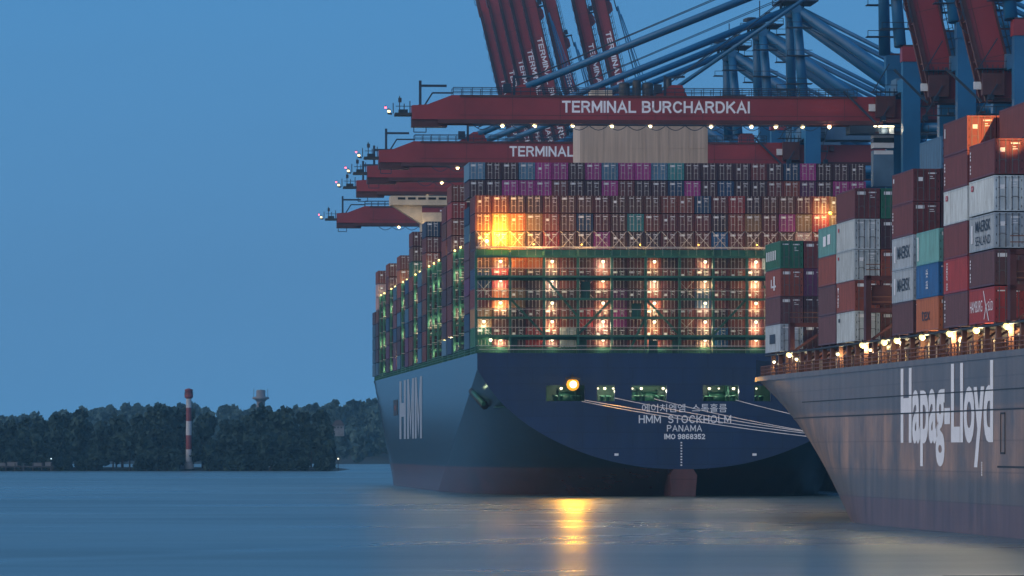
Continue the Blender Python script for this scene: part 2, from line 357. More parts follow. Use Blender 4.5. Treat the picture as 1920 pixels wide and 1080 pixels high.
# block capitals drawn as bold strokes, for the sign-writer's letters on ships and cranes
def arc(cx, cy, rx, ry, a0, a1, n=7): return [(cx + rx * math.cos(R(a0 + (a1 - a0) * i / n)), cy + ry * math.sin(R(a0 + (a1 - a0) * i / n))) for i in range(n + 1)]
GL = {
 'A': (.74, [[(0, 0), (.37, 1), (.74, 0)], [(.15, .33), (.59, .33)]]),
 'B': (.64, [[(0, 0), (0, 1), (.36, 1)] + arc(.36, .765, .24, .235, 90, -90)[1:] + [(0, .53)], [(.36, .53)] + arc(.37, .265, .27, .265, 90, -90)[1:] + [(0, 0)]]),
 'C': (.70, [arc(.37, .5, .37, .5, 42, 318, 12)]),
 'D': (.68, [[(0, 0), (0, 1), (.3, 1)] + arc(.3, .5, .38, .5, 90, -90, 9)[1:] + [(0, 0)]]),
 'E': (.56, [[(.56, 1), (0, 1), (0, 0), (.56, 0)], [(0, .52), (.5, .52)]]),
 'H': (.66, [[(0, 0), (0, 1)], [(.66, 0), (.66, 1)], [(0, .52), (.66, .52)]]),
 'I': (.0, [[(0, 0), (0, 1)]]),
 'K': (.66, [[(0, 0), (0, 1)], [(.62, 1), (.04, .42)], [(.22, .6), (.66, 0)]]),
 'L': (.52, [[(0, 1), (0, 0), (.52, 0)]]),
 'M': (.80, [[(0, 0), (0, 1)], [(.02, 1), (.40, .22), (.78, 1)], [(.80, 1), (.80, 0)]]),
 'N': (.66, [[(0, 0), (0, 1)], [(.02, 1), (.64, 0)], [(.66, 0), (.66, 1)]]),
 'O': (.76, [arc(.38, .5, .38, .5, 90, 450, 16)]),
 'P': (.62, [[(0, 0), (0, 1), (.34, 1)] + arc(.34, .745, .28, .255, 90, -90)[1:] + [(0, .49)]]),
 'R': (.66, [[(0, 0), (0, 1), (.36, 1)] + arc(.36, .755, .27, .245, 90, -90)[1:] + [(0, .51)], [(.38, .51), (.64, 0)]]),
 'S': (.60, [arc(.30, .755, .29, .245, 30, 270, 9) + arc(.30, .255, .30, .255, 90, -150, 9)[1:]]),
 'T': (.62, [[(0, 1), (.62, 1)], [(.31, 0), (.31, 1)]]),
 'U': (.66, [[(0, 1), (0, .32)] + arc(.33, .33, .33, .33, 180, 360, 8) + [(.66, 1)]]),
 '9': (.56, [arc(.28, .70, .28, .30, 0, 360, 12), [(.56, .70)] + arc(.26, .30, .30, .30, 20, -140, 7)]),
 '8': (.56, [arc(.28, .76, .25, .24, 90, 450, 12), arc(.28, .26, .28, .26, 90, 450, 12)]),
 '6': (.56, [arc(.28, .30, .28, .30, 0, 360, 12), [(0, .30)] + arc(.30, .70, .30, .30, 200, 40, 7)]),
 '3': (.54, [arc(.26, .76, .25, .24, 150, -90, 9), [(.26, .52)] + arc(.26, .26, .28, .26, 90, -150, 9)[1:]]),
 '5': (.54, [[(.50, 1), (.06, 1), (.03, .54)] + arc(.26, .32, .28, .32, 120, -150, 10)]),
 '2': (.54, [arc(.27, .73, .25, .27, 160, -30, 8) + [(.02, 0), (.54, 0)]]),
}
def ribbon(mb, pts, t, P, m, lift):
    n = len(pts); L_ = []; R_ = []
    for i, p in enumerate(pts):
        a = pts[max(i - 1, 0)]; c = pts[min(i + 1, n - 1)]
        d1 = Vector((p[0] - a[0], p[1] - a[1])); d2 = Vector((c[0] - p[0], c[1] - p[1]))
        if d1.length < 1e-6: d1 = d2
        if d2.length < 1e-6: d2 = d1
        d1.normalize(); d2.normalize(); d = d1 + d2
        if d.length < .2: d = d1.copy()
        d.normalize(); k = min(1 / max(d.dot(d1), .35), 2.2); w = Vector((-d.y, d.x)) * t * k
        e = d1 * (t if i == n - 1 else -t if i == 0 else 0)
        if pts[0] == pts[-1]: e = Vector((0, 0))
        L_.append((p[0] + w.x + e.x, p[1] + w.y + e.y)); R_.append((p[0] - w.x + e.x, p[1] - w.y + e.y))
    for i in range(n - 1): mb.face([P(*R_[i], lift), P(*R_[i + 1], lift), P(*L_[i + 1], lift), P(*L_[i], lift)], m)
def capitals(mb, body, origin, right, up, width, height, m, weight=.085, gap=.30, space=.42):
    o = Vector(origin); r = Vector(right).normalized(); u = Vector(up).normalized(); nrm = r.cross(u)
    total = sum((GL[c][0] + gap) if c != ' ' else space for c in body) - gap; x = 0.0
    sx = (width - 2 * weight * height) / total; hh = height * (1 - 2 * weight)
    for c in body:
        if c == ' ': x += space; continue
        for k, st in enumerate(GL[c][1]):
            def P(a, b, lift, x=x): return o + r * (weight * height + x * sx + a) + u * (weight * height + b) + nrm * lift
            ribbon(mb, [(a * sx, b * hh) for a, b in st], weight * height, P, m, .004 * k)
        x += GL[c][0] + gap
LIGHTS = {}
def light_data(kind, power, col, radius=.15, spot=None):
    key = (kind, power, col, radius, spot)
    if key not in LIGHTS:
        ld = bpy.data.lights.new('lamp_light', kind); ld.energy = power; ld.color = col; ld.shadow_soft_size = radius
        if spot: ld.spot_size = R(spot); ld.spot_blend = .6
        LIGHTS[key] = ld
    return LIGHTS[key]
def light(parent, loc, power, col, radius=.15, kind='POINT', aim=None, spot=None):
    o = bpy.data.objects.new('lamp_light', light_data(kind, power, col, radius, spot)); COL.objects.link(o); o.location = loc; o.parent = parent
    if aim: o.rotation_euler = (Vector(aim) - Vector(loc)).to_track_quat('-Z', 'Y').to_euler()
    return o
WARM = (1.0, .74, .42); WHITE = (1.0, .90, .68); SOD = (1.0, .44, .03); YEL = (1.0, .78, .30)
_lamp_mesh = {}
def lamp_part(parent, loc, bulb='lamp_warm', r=.26, name='floodlight', house='steel_dark'):
    key = (bulb, r, house)
    if key not in _lamp_mesh:
        b = MB(); b.box(-r * 1.1, r * 1.1, -r * .9, r * .9, r * .75, r * 1.15, house); b.box(-.06, .06, -.06, .06, r * 1.15, r * 1.9, house); b.ball((0, 0, 0), r, bulb)
        _lamp_mesh[key] = b.mesh(name)
    return obj(name, _lamp_mesh[key], parent, loc)

# ------------------------------------------------------------------ the setting: water, shores, hills, quay
def sheet(name, pts, m, kind='structure'):
    b = MB(); b.face(pts, m); return tag(b.build(name), kind=kind)
tag(sheet('river_water', [(-2400, -150, 0), (2400, -150, 0), (2400, 4200, 0), (-2400, 4200, 0)], 'river_water'), 'smooth blue river in front of the ships, streaked by a long exposure')
def terrain(name, xs, ys, h, m):
    b = MB(); b.grid([[(x, y, h(x, y)) for x in xs] for y in ys], m); return tag(b.build(name), kind='structure')
def lerp_tab(t, x):
    if x <= t[0][0]: return t[0][1]
    for (a, b), (c, d) in zip(t, t[1:]):
        if x <= c: return b + (d - b) * (x - a) / (c - a)
    return t[-1][1]
HILL_TOP = [(-900, 4), (-420, 4), (-290, 7), (-255, 11), (-210, 16), (-170, 16.5), (-120, 13.5), (-90, 18), (-60, 17), (-20, 18), (30, 20), (300, 18), (1200, 12)]
def hill_h(x, y):
    t = max(0.0, min(1.0, (y - 2545) / 420.0)); return -.6 + (lerp_tab(HILL_TOP, x * 2850 / max(y, 2545.)) + .6) * (t * t * (3 - 2 * t)) + .9 * (y > 2545)
terrain('wooded_hills', [x * 30 - 1500 for x in range(101)], [2540, 2546, 2580, 2650, 2720, 2800, 2880, 2960, 3050, 3150, 3300], hill_h, 'earth')
def island_h(x, y):
    dx = max(0.0, x + 62, -x - 460); dy = abs(y - 1800) - 60
    return .9 - .16 * max(0.0, dx) - .4 * max(0.0, dy)
terrain('wooded_shore', [-520 + 6 * i for i in range(80)], [1725, 1732, 1738, 1745, 1780, 1830, 1860, 1880], island_h, 'earth')

def forest(name, trees, m, label, size, per, trunk=True):
    rnd = random.Random(hash(name) % 1000 if False else len(trees))
    V = []; F = []; MI = []; mb = MB()
    lm = mb.mi(m); bk = mb.mi('bark')
    for (x, y, z, h, w) in trees:
        if trunk: mb.tube((x, y, z - .3), (x + rnd.uniform(-.4, .4), y, z + h * .7), .32, 'bark', 5, .1, cap=False)
        nl = rnd.randint(7, 11); lobes = []
        for k in range(nl):
            a = rnd.uniform(0, 6.283); t = rnd.random() ** .8
            rr = w * (.62 - .42 * t) * rnd.uniform(.5, 1.1)
            lobes.append((x + rr * math.cos(a), y + rr * math.sin(a), z + h * (.16 + .66 * t), w * rnd.uniform(.34, .54) * (1 - .25 * t)))
        lobes.append((x, y, z + h * .84, w * .32))
        for k in range(per):
            cx, cyy, cz, r = lobes[k % len(lobes)]
            while True:
                px, py, pz = rnd.uniform(-1, 1), rnd.uniform(-1, 1), rnd.uniform(-1, 1)
                d = px * px + py * py + pz * pz
                if .05 < d < 1: break
            f = r * (d ** -.28); px, py, pz = cx + px * f, cyy + py * f, max(z + .3, cz + pz * f * .8)
            s = size * rnd.uniform(.55, 1.25)
            n = Vector((rnd.gauss(0, 1), rnd.gauss(-.5, 1), rnd.gauss(.5, 1))).normalized(); u = n.orthogonal().normalized(); v = n.cross(u)
            b = len(mb.v)
            for (i, j) in ((-1, -.6), (.2, -1), (1, .5), (-.4, 1)):
                mb.v.append((px + (u.x * i + v.x * j) * s, py + (u.y * i + v.y * j) * s, pz + (u.z * i + v.z * j) * s))
            mb.f.append((b, b + 1, b + 2, b + 3)); mb.m.append(lm); mb.sm.append(False)
    o = mb.build(name); return tag(o, label, 'wood', kind='stuff')
ISLAND_TOP = [(-320, 18), (-190, 18.5), (-166, 18), (-148, 22), (-134, 18), (-120, 22), (-105, 21), (-96, 18), (-84, 22), (-72, 23.5), (-62, 21), (-58, 15)]
trees = []
rnd = random.Random(3)
for row, y in enumerate((1738, 1750, 1764, 1782)):
    x = -60 - row * 1.2
    while x > -330:
        h = lerp_tab(ISLAND_TOP, x) * rnd.uniform(.80, 1.06) * (.62 if row == 0 else 1 if row > 1 else .88)
        trees.append((x, y + rnd.uniform(-3, 3), row and .8 or .2, h, h * rnd.uniform(.26, .36))); x -= rnd.uniform(4.2, 8.0)
for k in range(90):                     # bushes and young trees down to the water
    if k in (13, 14, 15, 21, 22, 23): continue
    h = rnd.uniform(3.5, 7); trees.append((-60 - k * 3.1 + rnd.uniform(-1, 1), 1731 + rnd.uniform(-1.5, 2), .0, h, h * rnd.uniform(.4, .6)))
forest('shore_woodland', trees, 'island_leaf', 'dark round-crowned trees crowding the near wooded shore', .95, 420)
tx = (489 - 960) / (10000 / 2760.)
trees = []
for k in range(620):
    y = rnd.uniform(2556, 3080); x = rnd.uniform(-.155, .02) * y
    if abs(x / y - tx / 2760) < .004 and y > 2700: continue
    z = hill_h(x, y); h = rnd.uniform(11, 17)
    trees.append((x, y, z, h, h * rnd.uniform(.34, .46)))
for k in range(60):                     # a few pointed firs along the skyline
    y = rnd.uniform(2850, 2960); x = rnd.uniform(-.05, .0) * y; trees.append((x, y, hill_h(x, y), rnd.uniform(14, 18), 3.2))
forest('hillside_woodland', trees, 'hazed_hill_leaf', 'hazy blue wooded hillside along the far bank', 1.7, 150, trunk=False)

# range light: banded tower on the near shore
sL = 10000 / 1738.0
lx = (354 - 960) / sL
t = thing('lighthouse', 'slender red and white banded light tower on the wooded shore', 'lighthouse', (lx, 1738, .6))
b = MB(); b.lathe([(1.7, 0), (1.7, 1.6), (1.3, 1.6), (1.3, 2.4)], 'concrete', n=20); b.build('plinth', t)
b = MB(); zs = [2.4, 7.0, 12.4, 16.3, 21.0, 24.0]; ms = ['tower_white', 'tower_red', 'tower_white', 'tower_red', 'tower_white']
b.lathe([(1.0, 2.4), (.97, 6.4), (.94, 11.0), (.9, 15.6), (.88, 20.0), (.86, 23.4)], ['tower_white', 'tower_red', 'tower_white', 'tower_red', 'tower_white'], n=20); b.build('tower', t)
b = MB(); b.lathe([(.87, 22.9), (1.4, 23.4), (1.4, 24.2), (1.2, 24.2), (1.2, 25.4), (1.35, 25.5), (1.35, 25.9), (.2, 26.3)], 'tower_red', n=20)
for i in range(12): b.tube((1.37 * math.cos(i * .5236), 1.37 * math.sin(i * .5236), 24.2), (1.37 * math.cos(i * .5236), 1.37 * math.sin(i * .5236), 25.2), .05, 'steel_dark', 4)
b.build('lantern_gallery', t)
b = MB(); b.box(-5, -1.5, -2, 2, 0, 2.6, 'tower_grey'); b.box(-5.2, -1.3, -2.2, 2.2, 2.6, 2.9, 'steel_dark'); b.build('equipment_hut', t)
# second tower on the hill
sT = 10000 / 2760.; tx = (489 - 960) / sT; tz = hill_h(tx, 2760)
t = thing('lookout_tower', 'grey concrete tower with a flared platform above the hilltop trees', 'tower', (tx, 2760, tz))
b = MB(); ztop = 7.1 + (842 - 731) / sT - tz
b.lathe([(2.6, 0), (2.2, ztop - 7), (2.1, ztop)], 'tower_grey', n=14); b.build('tower_shaft', t)
b = MB(); b.lathe([(1.7, ztop - 6.6), (3.2, ztop - 5), (4.3, ztop - 4.8), (4.3, ztop - 3.7), (2.4, ztop - 3.5), (2.4, ztop - .5), (1.8, ztop)], 'tower_grey', n=14); b.build('lookout_platform', t)
b = MB()
for a in (-3.6, 3.6, 0): b.tube((a, 0, ztop - 4), (a, 0, ztop + .5), .12, 'steel_dark', 5)
b.build('antenna', t)
# pale houses on the hill
for (px, py, w, h, lab) in ((616, 796, 3.6, 1.9, 'small pale house among the hillside trees'), (641, 799, 5.5, 2.0, 'wide pale villa among the hillside trees, nearer the ship')):
    s_ = 10000 / 2610.; x = (px - 960) / s_; z = 7.1 + (842 - py) / s_ - h
    t = thing('hillside_house', lab, 'house', (x, 2555, z))
    b = MB(); b.box(-w / 2, w / 2, 0, 8, -3, h, 'wall_pale'); b.build('wall', t)
    b = MB(); b.prism([(-w / 2 - .4, h + .01), (w / 2 + .4, h + .01), (w * .2, h + 2.6), (-w * .2, h + 2.6)], -.4, 8.4, 'roof_tile'); b.build('roof', t)
    b = MB()
    for i in range(3): b.box(-w * .36 + i * w * .28, -w * .36 + i * w * .28 + w * .14, -.05, .05, h * .35, h * .75, 'window_dark')
    b.build('window', t)
# shore lamps and the jetty
for (px, py, D, r, lab, m) in ((191, 861, 1733, .26, 'lit lamp post at the water edge of the wooded shore', 'shore_lamp'), (634, 860, 1741, .26, 'lit lamp post at the tip of the wooded shore', 'lamp_white')):
    s_ = 10000. / D; x = (px - 960) / s_; z = 7.1 + (842 - py) / s_
    t = thing('shore_lamp_post', lab, 'lamp post', (x, D, 0))
    b = MB(); b.tube((0, 0, -2), (0, 0, z), .12, 'steel_dark', 6); b.build('post', t)
    lamp_part(t, (0, 0, z), m, r, 'lamp_head')
t = thing('jetty', 'low dark jetty with pale sheds at the wooded shore', 'jetty', ((50 - 960) / 5.8, 1722, 0))
b = MB(); b.box(-16, 9, -2, 2, 1.2, 1.7, 'steel_dark')
for i in range(9): b.tube((-15 + i * 2.9, -1.8, -2), (-15 + i * 2.9, -1.8, 2.6), .2, 'steel_dark', 6)
b.build('jetty_deck', t)
for i, (x, w) in enumerate(((-8.0, 2.6), (-4.4, 3.2), (4.0, 3.0), (7.2, 2.0))):
    b = MB(); b.box(x - w / 2, x + w / 2, -1, 1, 1.7, 2.6 + .25 * (i % 2), 'wall_pale' if i != 3 else 'tower_grey'); b.box(x - w / 2 - .1, x + w / 2 + .1, -1.1, 1.1, 2.63 + .25 * (i % 2), 2.8 + .25 * (i % 2), 'steel_dark'); b.build('shed', t)
lamp_part(t, (8.2, -1, 4.0), 'shore_lamp', .22, 'lamp_head')

# quay: a concrete slab along the far (right) sides of the ships
QA = math.atan(.068)
qo = tag(obj('quay', None, None, (61.0, 833, 0), QA), kind='structure')
b = MB(); b.box(-3.2, 420, -760, 760, -6, 5.8, 'concrete'); b.build('quay_slab', qo)

# ------------------------------------------------------------------ containers
PAL = dict(maroon=(.135, .030, .034), dark=(.060, .024, .034), brown=(.115, .040, .032), red=(.36, .035, .040), magenta=(.33, .030, .20), steel=(.085, .19, .29),
           teal=(.045, .27, .28), green=(.016, .125, .075), navy=(.018, .05, .12), white=(.46, .52, .54), grey=(.33, .39, .44), tan=(.27, .15, .07), orange=(.42, .12, .045),
           blue=(.012, .11, .30), redbrown=(.22, .05, .035), plum=(.13, .03, .10), pink=(.55, .36, .36), seafoam=(.13, .34, .33), slate=(.05, .13, .22), greymaroon=(.115, .045, .055))
PNAME = dict(maroon='maroon', dark='dark brown', brown='brown', red='bright red', magenta='magenta', steel='steel blue', teal='teal', green='green', navy='navy blue', white='white',
             grey='pale grey', tan='tan', orange='orange', blue='blue', redbrown='red-brown', plum='plum', pink='pale pink', seafoam='grey-green', slate='slate blue', greymaroon='greyish maroon')
CW, CL = 2.438, 12.19
def container_body(h):
    b = MB(); P = 'container_paint'; w = CW
    for x in (0, w - .16):
        for y in (0, CL - .16): b.box(x, x + .16, y, y + .16, .14, h - .14, P)
    for x in (-.006, w - .172):
        for y in (-.006, CL - .172):
            for z in (0, h - .14): b.box(x, x + .178, y, y + .178, z, z + .14, P)
    for x in (0, w - .1):
        b.box(x, x + .1, .175, CL - .175, .0, .16, P); b.box(x, x + .1, .175, CL - .175, h - .12, h - .004, P)
    for y in (0, CL - .12):
        b.box(.175, w - .175, y, y + .12, .0, .16, P); b.box(.175, w - .175, y, y + .12, h - .15, h - .004, P)
    n = 42; step = (CL - .32) / n
    for x, sg in ((.012, 1), (w - .012, -1)):                          # corrugated side walls
        pts = []
        for i in range(n):
            y = .16 + i * step; pts += [(0, y), (0, y + step * .3), (.04, y + step * .5), (.04, y + step * .8)]
        pts.append((0, CL - .16))
        for (a, y0), (c, y1) in zip(pts, pts[1:]):
            q = [(x + a * sg, y0, .16), (x + c * sg, y1, .16), (x + c * sg, y1, h - .12), (x + a * sg, y0, h - .12)]
            b.face(q if sg < 0 else q[::-1], P)
    b.face([(.05, .1, h - .03), (w - .05, .1, h - .03), (w - .05, CL - .1, h - .03), (.05, CL - .1, h - .03)], P)
    b.face([(.05, .1, .08), (.05, CL - .1, .08), (w - .05, CL - .1, .08), (w - .05, .1, .08)], P)
    b.face([(w - .1, CL - .05, .1), (.1, CL - .05, .1), (.1, CL - .05, h - .1), (w - .1, CL - .05, h - .1)], P)
    return b.mesh('container')
def door_leaf(h, side, var, rod='galvanised'):
    """side 0 = left leaf, 1 = right leaf; in container coordinates, door plane near y = 0.05"""
    r = random.Random(var * 7 + side); b = MB(); P = 'container_paint'
    x0, x1 = (.165, CW / 2 - .012) if side == 0 else (CW / 2 + .012, CW - .165)
    b.box(x0, x1, .05, .09, .165, h - .155, P)
    zz = [.24, .24 + (h - .5) * .25, .24 + (h - .5) * .5, .24 + (h - .5) * .75, h - .26]
    for a, c in zip(zz, zz[1:]): b.box(x0 + .12, x1 - .12, .032, .051, a + .09, c - .09, P)
    for f in (.24, .74):                                              # locking rods, their cams and handles
        x = x0 + (x1 - x0) * f
        b.box(x - .030, x + .030, -.012, .035, .06, h - .06, rod)
        for z in (.10, h * .36, h * .64, h - .16): b.box(x - .07, x + .07, -.016, .032, z, z + .07, rod)
    b.box(x0 + (x1 - x0) * .24, x0 + (x1 - x0) * .74, -.02, .0, h * .40, h * .40 + .05, rod)
    xh = x0 - .03 if side == 0 else x1 - .03
    for k in range(4): b.box(xh, xh + .06, .0, .06, .3 + k * (h - .8) / 3, .48 + k * (h - .8) / 3, 'door_gasket')
    xm = (x0 + x1) / 2
    if side == 1:
        b.box(xm - .38, xm + .34, .018, .03, h - .46, h - .34, 'white_mark')
        for k in range(r.randint(1, 4)): b.box(xm - .3, xm - .3 + r.uniform(.25, .6), .018, .03, h - .72 - k * .17, h - .66 - k * .17, 'white_mark')
    else:
        if var % 2 == 0: b.box(xm - .40, xm + .36, .018, .03, h - .62, h - .32, 'white_mark')
        elif var % 3 == 0: b.box(xm - .2, xm + .2, .018, .03, h - 1.1, h - .75, 'white_mark')
        else: b.box(xm - .42, xm + .2, .018, .03, h - .42, h - .32, 'white_mark')
    return b.mesh('door')
BODY = {h: container_body(h) for h in (2.59, 2.896)}
DOOR = {(h, sd_, v): door_leaf(h, sd_, v) for h in (2.59, 2.896) for sd_ in (0, 1) for v in range(6)}
DULL = {(2.896, sd_, v): door_leaf(2.896, sd_, v, 'rod_dull') for sd_ in (0, 1) for v in range(6)}
_rc = random.Random(21)
def container(frame, x, y, z, h, colour, label, group, jitter=True, doors=True, leaves=None, tone=.70):
    """A container standing at ship coordinates (x, y, z), doors towards the stern; top-level, its two door leaves are parts."""
    o = bpy.data.objects.new('shipping_container', BODY[h]); COL.objects.link(o)
    p = frame @ Vector((x + (_rc.uniform(-.02, .02) if jitter else 0), y + (_rc.uniform(-.06, .06) if jitter else 0), z))
    o.location = p; o.rotation_euler = (0, 0, frame.to_euler().z)
    c = PAL[colour]; f = _rc.uniform(.85, 1.15) * (tone if leaves is None else 1); o.color = (c[0] * f, c[1] * f, c[2] * f, 1)
    if len(label.replace('-', ' ').split()) > 16: print('LONG', label)
    tag(o, label, 'container', group)
    if doors:
        v = _rc.randrange(6)
        for sd_ in (0, 1):
            d = bpy.data.objects.new('door', (leaves or DOOR)[(h, sd_, v)]); COL.objects.link(d); d.parent = o; d.color = o.color
    return o
ORD = 'first second third fourth fifth sixth seventh eighth ninth tenth eleventh twelfth thirteenth fourteenth fifteenth sixteenth seventeenth eighteenth nineteenth twentieth'.split() + ['twenty-first', 'twenty-second', 'twenty-third', 'twenty-fourth']

# ------------------------------------------------------------------ the navy ship
NA = math.atan(.0725)
NF = Matrix.Translation((25.5, 796, 0)) @ Matrix.Rotation(NA, 4, 'Z')
navy = thing('container_ship', 'huge navy container ship moored stern-on with a mountain of stacked containers', 'ship', (25.5, 796, 0), NA)
NB = 30.75; NZ = 21.4
def n_half(y, z):
    yf = 234 + 96 * max(0, z) / NZ; yt = 384 + 14 * max(0, z) / NZ
    if y <= yf: return NB
    u = (y - yf) / (yt - yf); return NB * max(0.0, 1 - u ** 2.2)
def n_low(u, y, q=0):
    """height above the keel curve of the stern underside at half-breadth fraction u, station y"""
    zs = 19 - .19 * y; zb = 4.1 - .33 * y
    e = 2.2 + .018 * y
    return zb + (zs - zb) * (.8 * u ** e + .2 * u ** 10)
def build_navy_hull():
    b = MB()
    ys = [0, 4, 8, 14, 20, 28, 36, 46, 56, 66, 76, 86, 96, 106, 118, 130]
    us = [i / 16 for i in range(17)]
    for sg in (-1, 1):
        rows = [[(sg * NB * u, y, n_low(u, y)) for u in us] for y in ys]
        b.grid(rows, 'navy_hull', True, flip=(sg > 0))
        rows = []
        for y in ys:                                             # flat side above the knuckle
            z0 = max(-3.5, 19 - .19 * y); rows.append([(sg * NB, y, z0 + (NZ - z0) * k / 6) for k in range(7)])
        b.grid(rows, 'navy_hull', True, flip=(sg < 0))
        rows = []
        for y in list(range(130, 231, 20)) + list(range(234, 399, 6)):
            rows.append([(sg * (n_half(y, -3.5 + (NZ + 3.5) * k / 10)), y, -3.5 + (NZ + 3.5) * k / 10) for k in range(11)])
        b.grid(rows, 'navy_hull', True, flip=(sg < 0))
    return b.build('hull', navy)
build_navy_hull()
# transom plate with openings of the mooring deck
HZ0, HZ1 = 14.25, 16.6
def npx(px): return (px - 1280) / 12.56
HOLES = [(npx(928), npx(946)), (npx(1022), npx(1096)), (npx(1118), npx(1152)), (npx(1183), npx(1250)), (npx(1317), npx(1386)), (npx(1414), npx(1446)), (npx(1480), npx(1540)), (npx(1600), npx(1630))]
def build_transom():
    b = MB(); xs = {-NB, NB}
    for a, c in HOLES: xs |= {a, c}
    for i in range(41): xs.add(-NB + 2 * NB * i / 40)
    xs = sorted(xs)
    for x0, x1 in zip(xs, xs[1:]):
        if x1 - x0 < 1e-5: continue
        hole = any(a - 1e-6 <= x0 and x1 <= c + 1e-6 for a, c in HOLES)
        l0, l1 = n_low(abs(x0) / NB, 0), n_low(abs(x1) / NB, 0)
        if not hole or l0 > HZ0 - .2 or l1 > HZ0 - .2:
            b.face([(x0, 0, l0), (x1, 0, l1), (x1, 0, NZ), (x0, 0, NZ)], 'transom_paint')
        else:
            z0 = HZ0 if x0 > npx(1000) else HZ0 + .7; z1 = HZ1 if x0 > npx(1000) else HZ1 - .7
            b.face([(x0, 0, l0), (x1, 0, l1), (x1, 0, z0), (x0, 0, z0)], 'transom_paint')
            b.face([(x0, 0, z1), (x1, 0, z1), (x1, 0, NZ), (x0, 0, NZ)], 'transom_paint')
            b.face([(x0, 0, z0), (x1, 0, z0), (x1, .5, z0), (x0, .5, z0)], 'transom_paint')
            b.face([(x0, 0, z1), (x0, .5, z1), (x1, .5, z1), (x1, 0, z1)], 'transom_paint')
    for a, c in HOLES:
        for x in (a, c): b.box(x - .06, x + .06, -.08, .5, HZ0 - .06, HZ1 + .06, 'transom_paint') if a > npx(1000) else None
    b.box(-NB + .2, NB - .2, -.06, .0, 20.95, 21.25, 'transom_paint')
    b.box(-NB + .5, NB - .5, -.05, .0, 18.2, 18.32, 'transom_paint')
    return b.build('transom', navy)
build_transom()
b = MB(); b.box(-27.9, 27.9, .5, 6, 13.3, 13.45, 'deck_green'); b.face([(-27.9, 6, 13.45), (27.9, 6, 13.45), (27.9, 6, 18), (-27.9, 6, 18)], 'bridge_green'); b.box(-27.9, 27.9, .5, 6, 18, 18.1, 'deck_green')
for x in (-24.2, -13.9, -8.9, -1, 7, 14, 19, 25): b.box(x - .15, x + .15, 2, 6, 13.45, 18, 'deck_green')
b.build('mooring_deck', navy)
for i, x in enumerate((-18.5, -15.8, -11.4, -6.2, -3.4, 4.2, 7.4, 11.6)):
    b = MB()
    for q in (-.45, .45): b.lathe([(.3, 13.45), (.3, 14.9), (.42, 14.9), (.42, 15.1), (.01, 15.15)], 'bridge_green', (x + q, 2.0 + (i % 3) * .5, 0), 10)
    b.box(x - .9, x + .9, 1.6 + (i % 3) * .5, 2.4 + (i % 3) * .5, 13.45, 13.6, 'bridge_green'); b.build('bollard', navy)
for x in (-17, -7.5, -4.6, 5.6, 8.6):
    b = MB(); b.tube((x - 1.2, 5, 14.9), (x + 1.2, 5, 14.9), .8, 'bridge_green', 14); b.tube((x - 1.35, 5, 14.9), (x - 1.2, 5, 14.9), 1.2, 'deck_green', 14); b.tube((x + 1.2, 5, 14.9), (x + 1.35, 5, 14.9), 1.2, 'deck_green', 14)
    b.box(x - 1.5, x + 1.5, 4.4, 5.6, 13.45, 14.1, 'deck_green'); b.build('mooring_winch', navy)
for px, pw, kind in ((1052, 60, 'w'), (1121, 30, 'w'), (1134, 60, 'w'), (1150, 40, 'w'), (1186, 30, 'w'), (1203, 60, 'w'), (1244, 60, 'w'), (1331, 60, 'w'), (1349, 30, 'w'), (1377, 60, 'w'), (1420, 30, 'w'), (936, 40, 'w')):
    o = lamp_part(navy, (npx(px), .9, 16.15), 'lamp_white', .22 if pw > 45 else .15)
    light(o, (0, .9, -.4), pw * 3.4, WHITE, .2)
so = lamp_part(navy, (npx(1071), -1.9, 16.7), 'sodium_halo', .95, 'sodium_floodlight')
b = MB(); b.ball((0, -.62, 0), .55, 'sodium_core', 14); b.build('burner', so)
b = MB(); b.bar((0, 1.9, 1.4), (0, 0, 1.0), .09, 'steel_dark'); b.bar((0, 1.9, .2), (0, 0, .9), .07, 'steel_dark'); b.build('lamp_bracket', so)
light(so, (0, -1.1, 0), 18000, SOD, .9, 'SPOT', (0, -6.0, -1.6), 128); light(so, (0, -.8, .2), 700, SOD, .5)
# rudder head / skeg under the counter
b = MB(); b.prism([(-1.55, -3), (1.55, -3), (2.05, 3.2), (1.5, 4.1), (-1.5, 4.1), (-2.05, 3.2)], -.9, 10, 'navy_hull'); b.build('rudder', navy)
b = MB()
for k in range(9): b.box(-.35, -.1, -.03, .0, 4.6 + k * .42, 4.8 + k * .42, 'letter_white')
b.build('draught_mark', navy)
for px in (1155, 1415):
    b = MB(); z = 7.1 + (842 - 857) / 12.56 + .2; b.box(npx(px) - .3, npx(px) + .3, -.12, .0, z, z + .35, 'letter_white'); b.build('tow_bracket', navy)
# writing on the transom
def stern_text(body, px0, px1, py0, py1, bold=.0, name='lettering'):
    z0 = 7.1 + (842 - py1) / 12.56; z1 = 7.1 + (842 - py0) / 12.56
    b = MB()
    if body.isascii(): capitals(b, body, (npx(px0), -.035, z0), (1, 0, 0), (0, 0, 1), (px1 - px0) / 12.56, z1 - z0, 'letter_white', .065 + bold)
    else: letter(b, body, (npx(px0), -.035, z0), (1, 0, 0), (0, 0, 1), (px1 - px0) / 12.56, z1 - z0, 'letter_white', bold)
    b.build(name, navy)
stern_text('에이치엠엠  스톡홀름', 1203, 1363, 757, 773, .004)
stern_text('HMM  STOCKHOLM', 1197, 1371, 778.5, 793.5, .004)
stern_text('PANAMA', 1250, 1316, 797, 809, .004)
stern_text('IMO 9868352', 1245, 1322, 813.5, 823.5, .03)
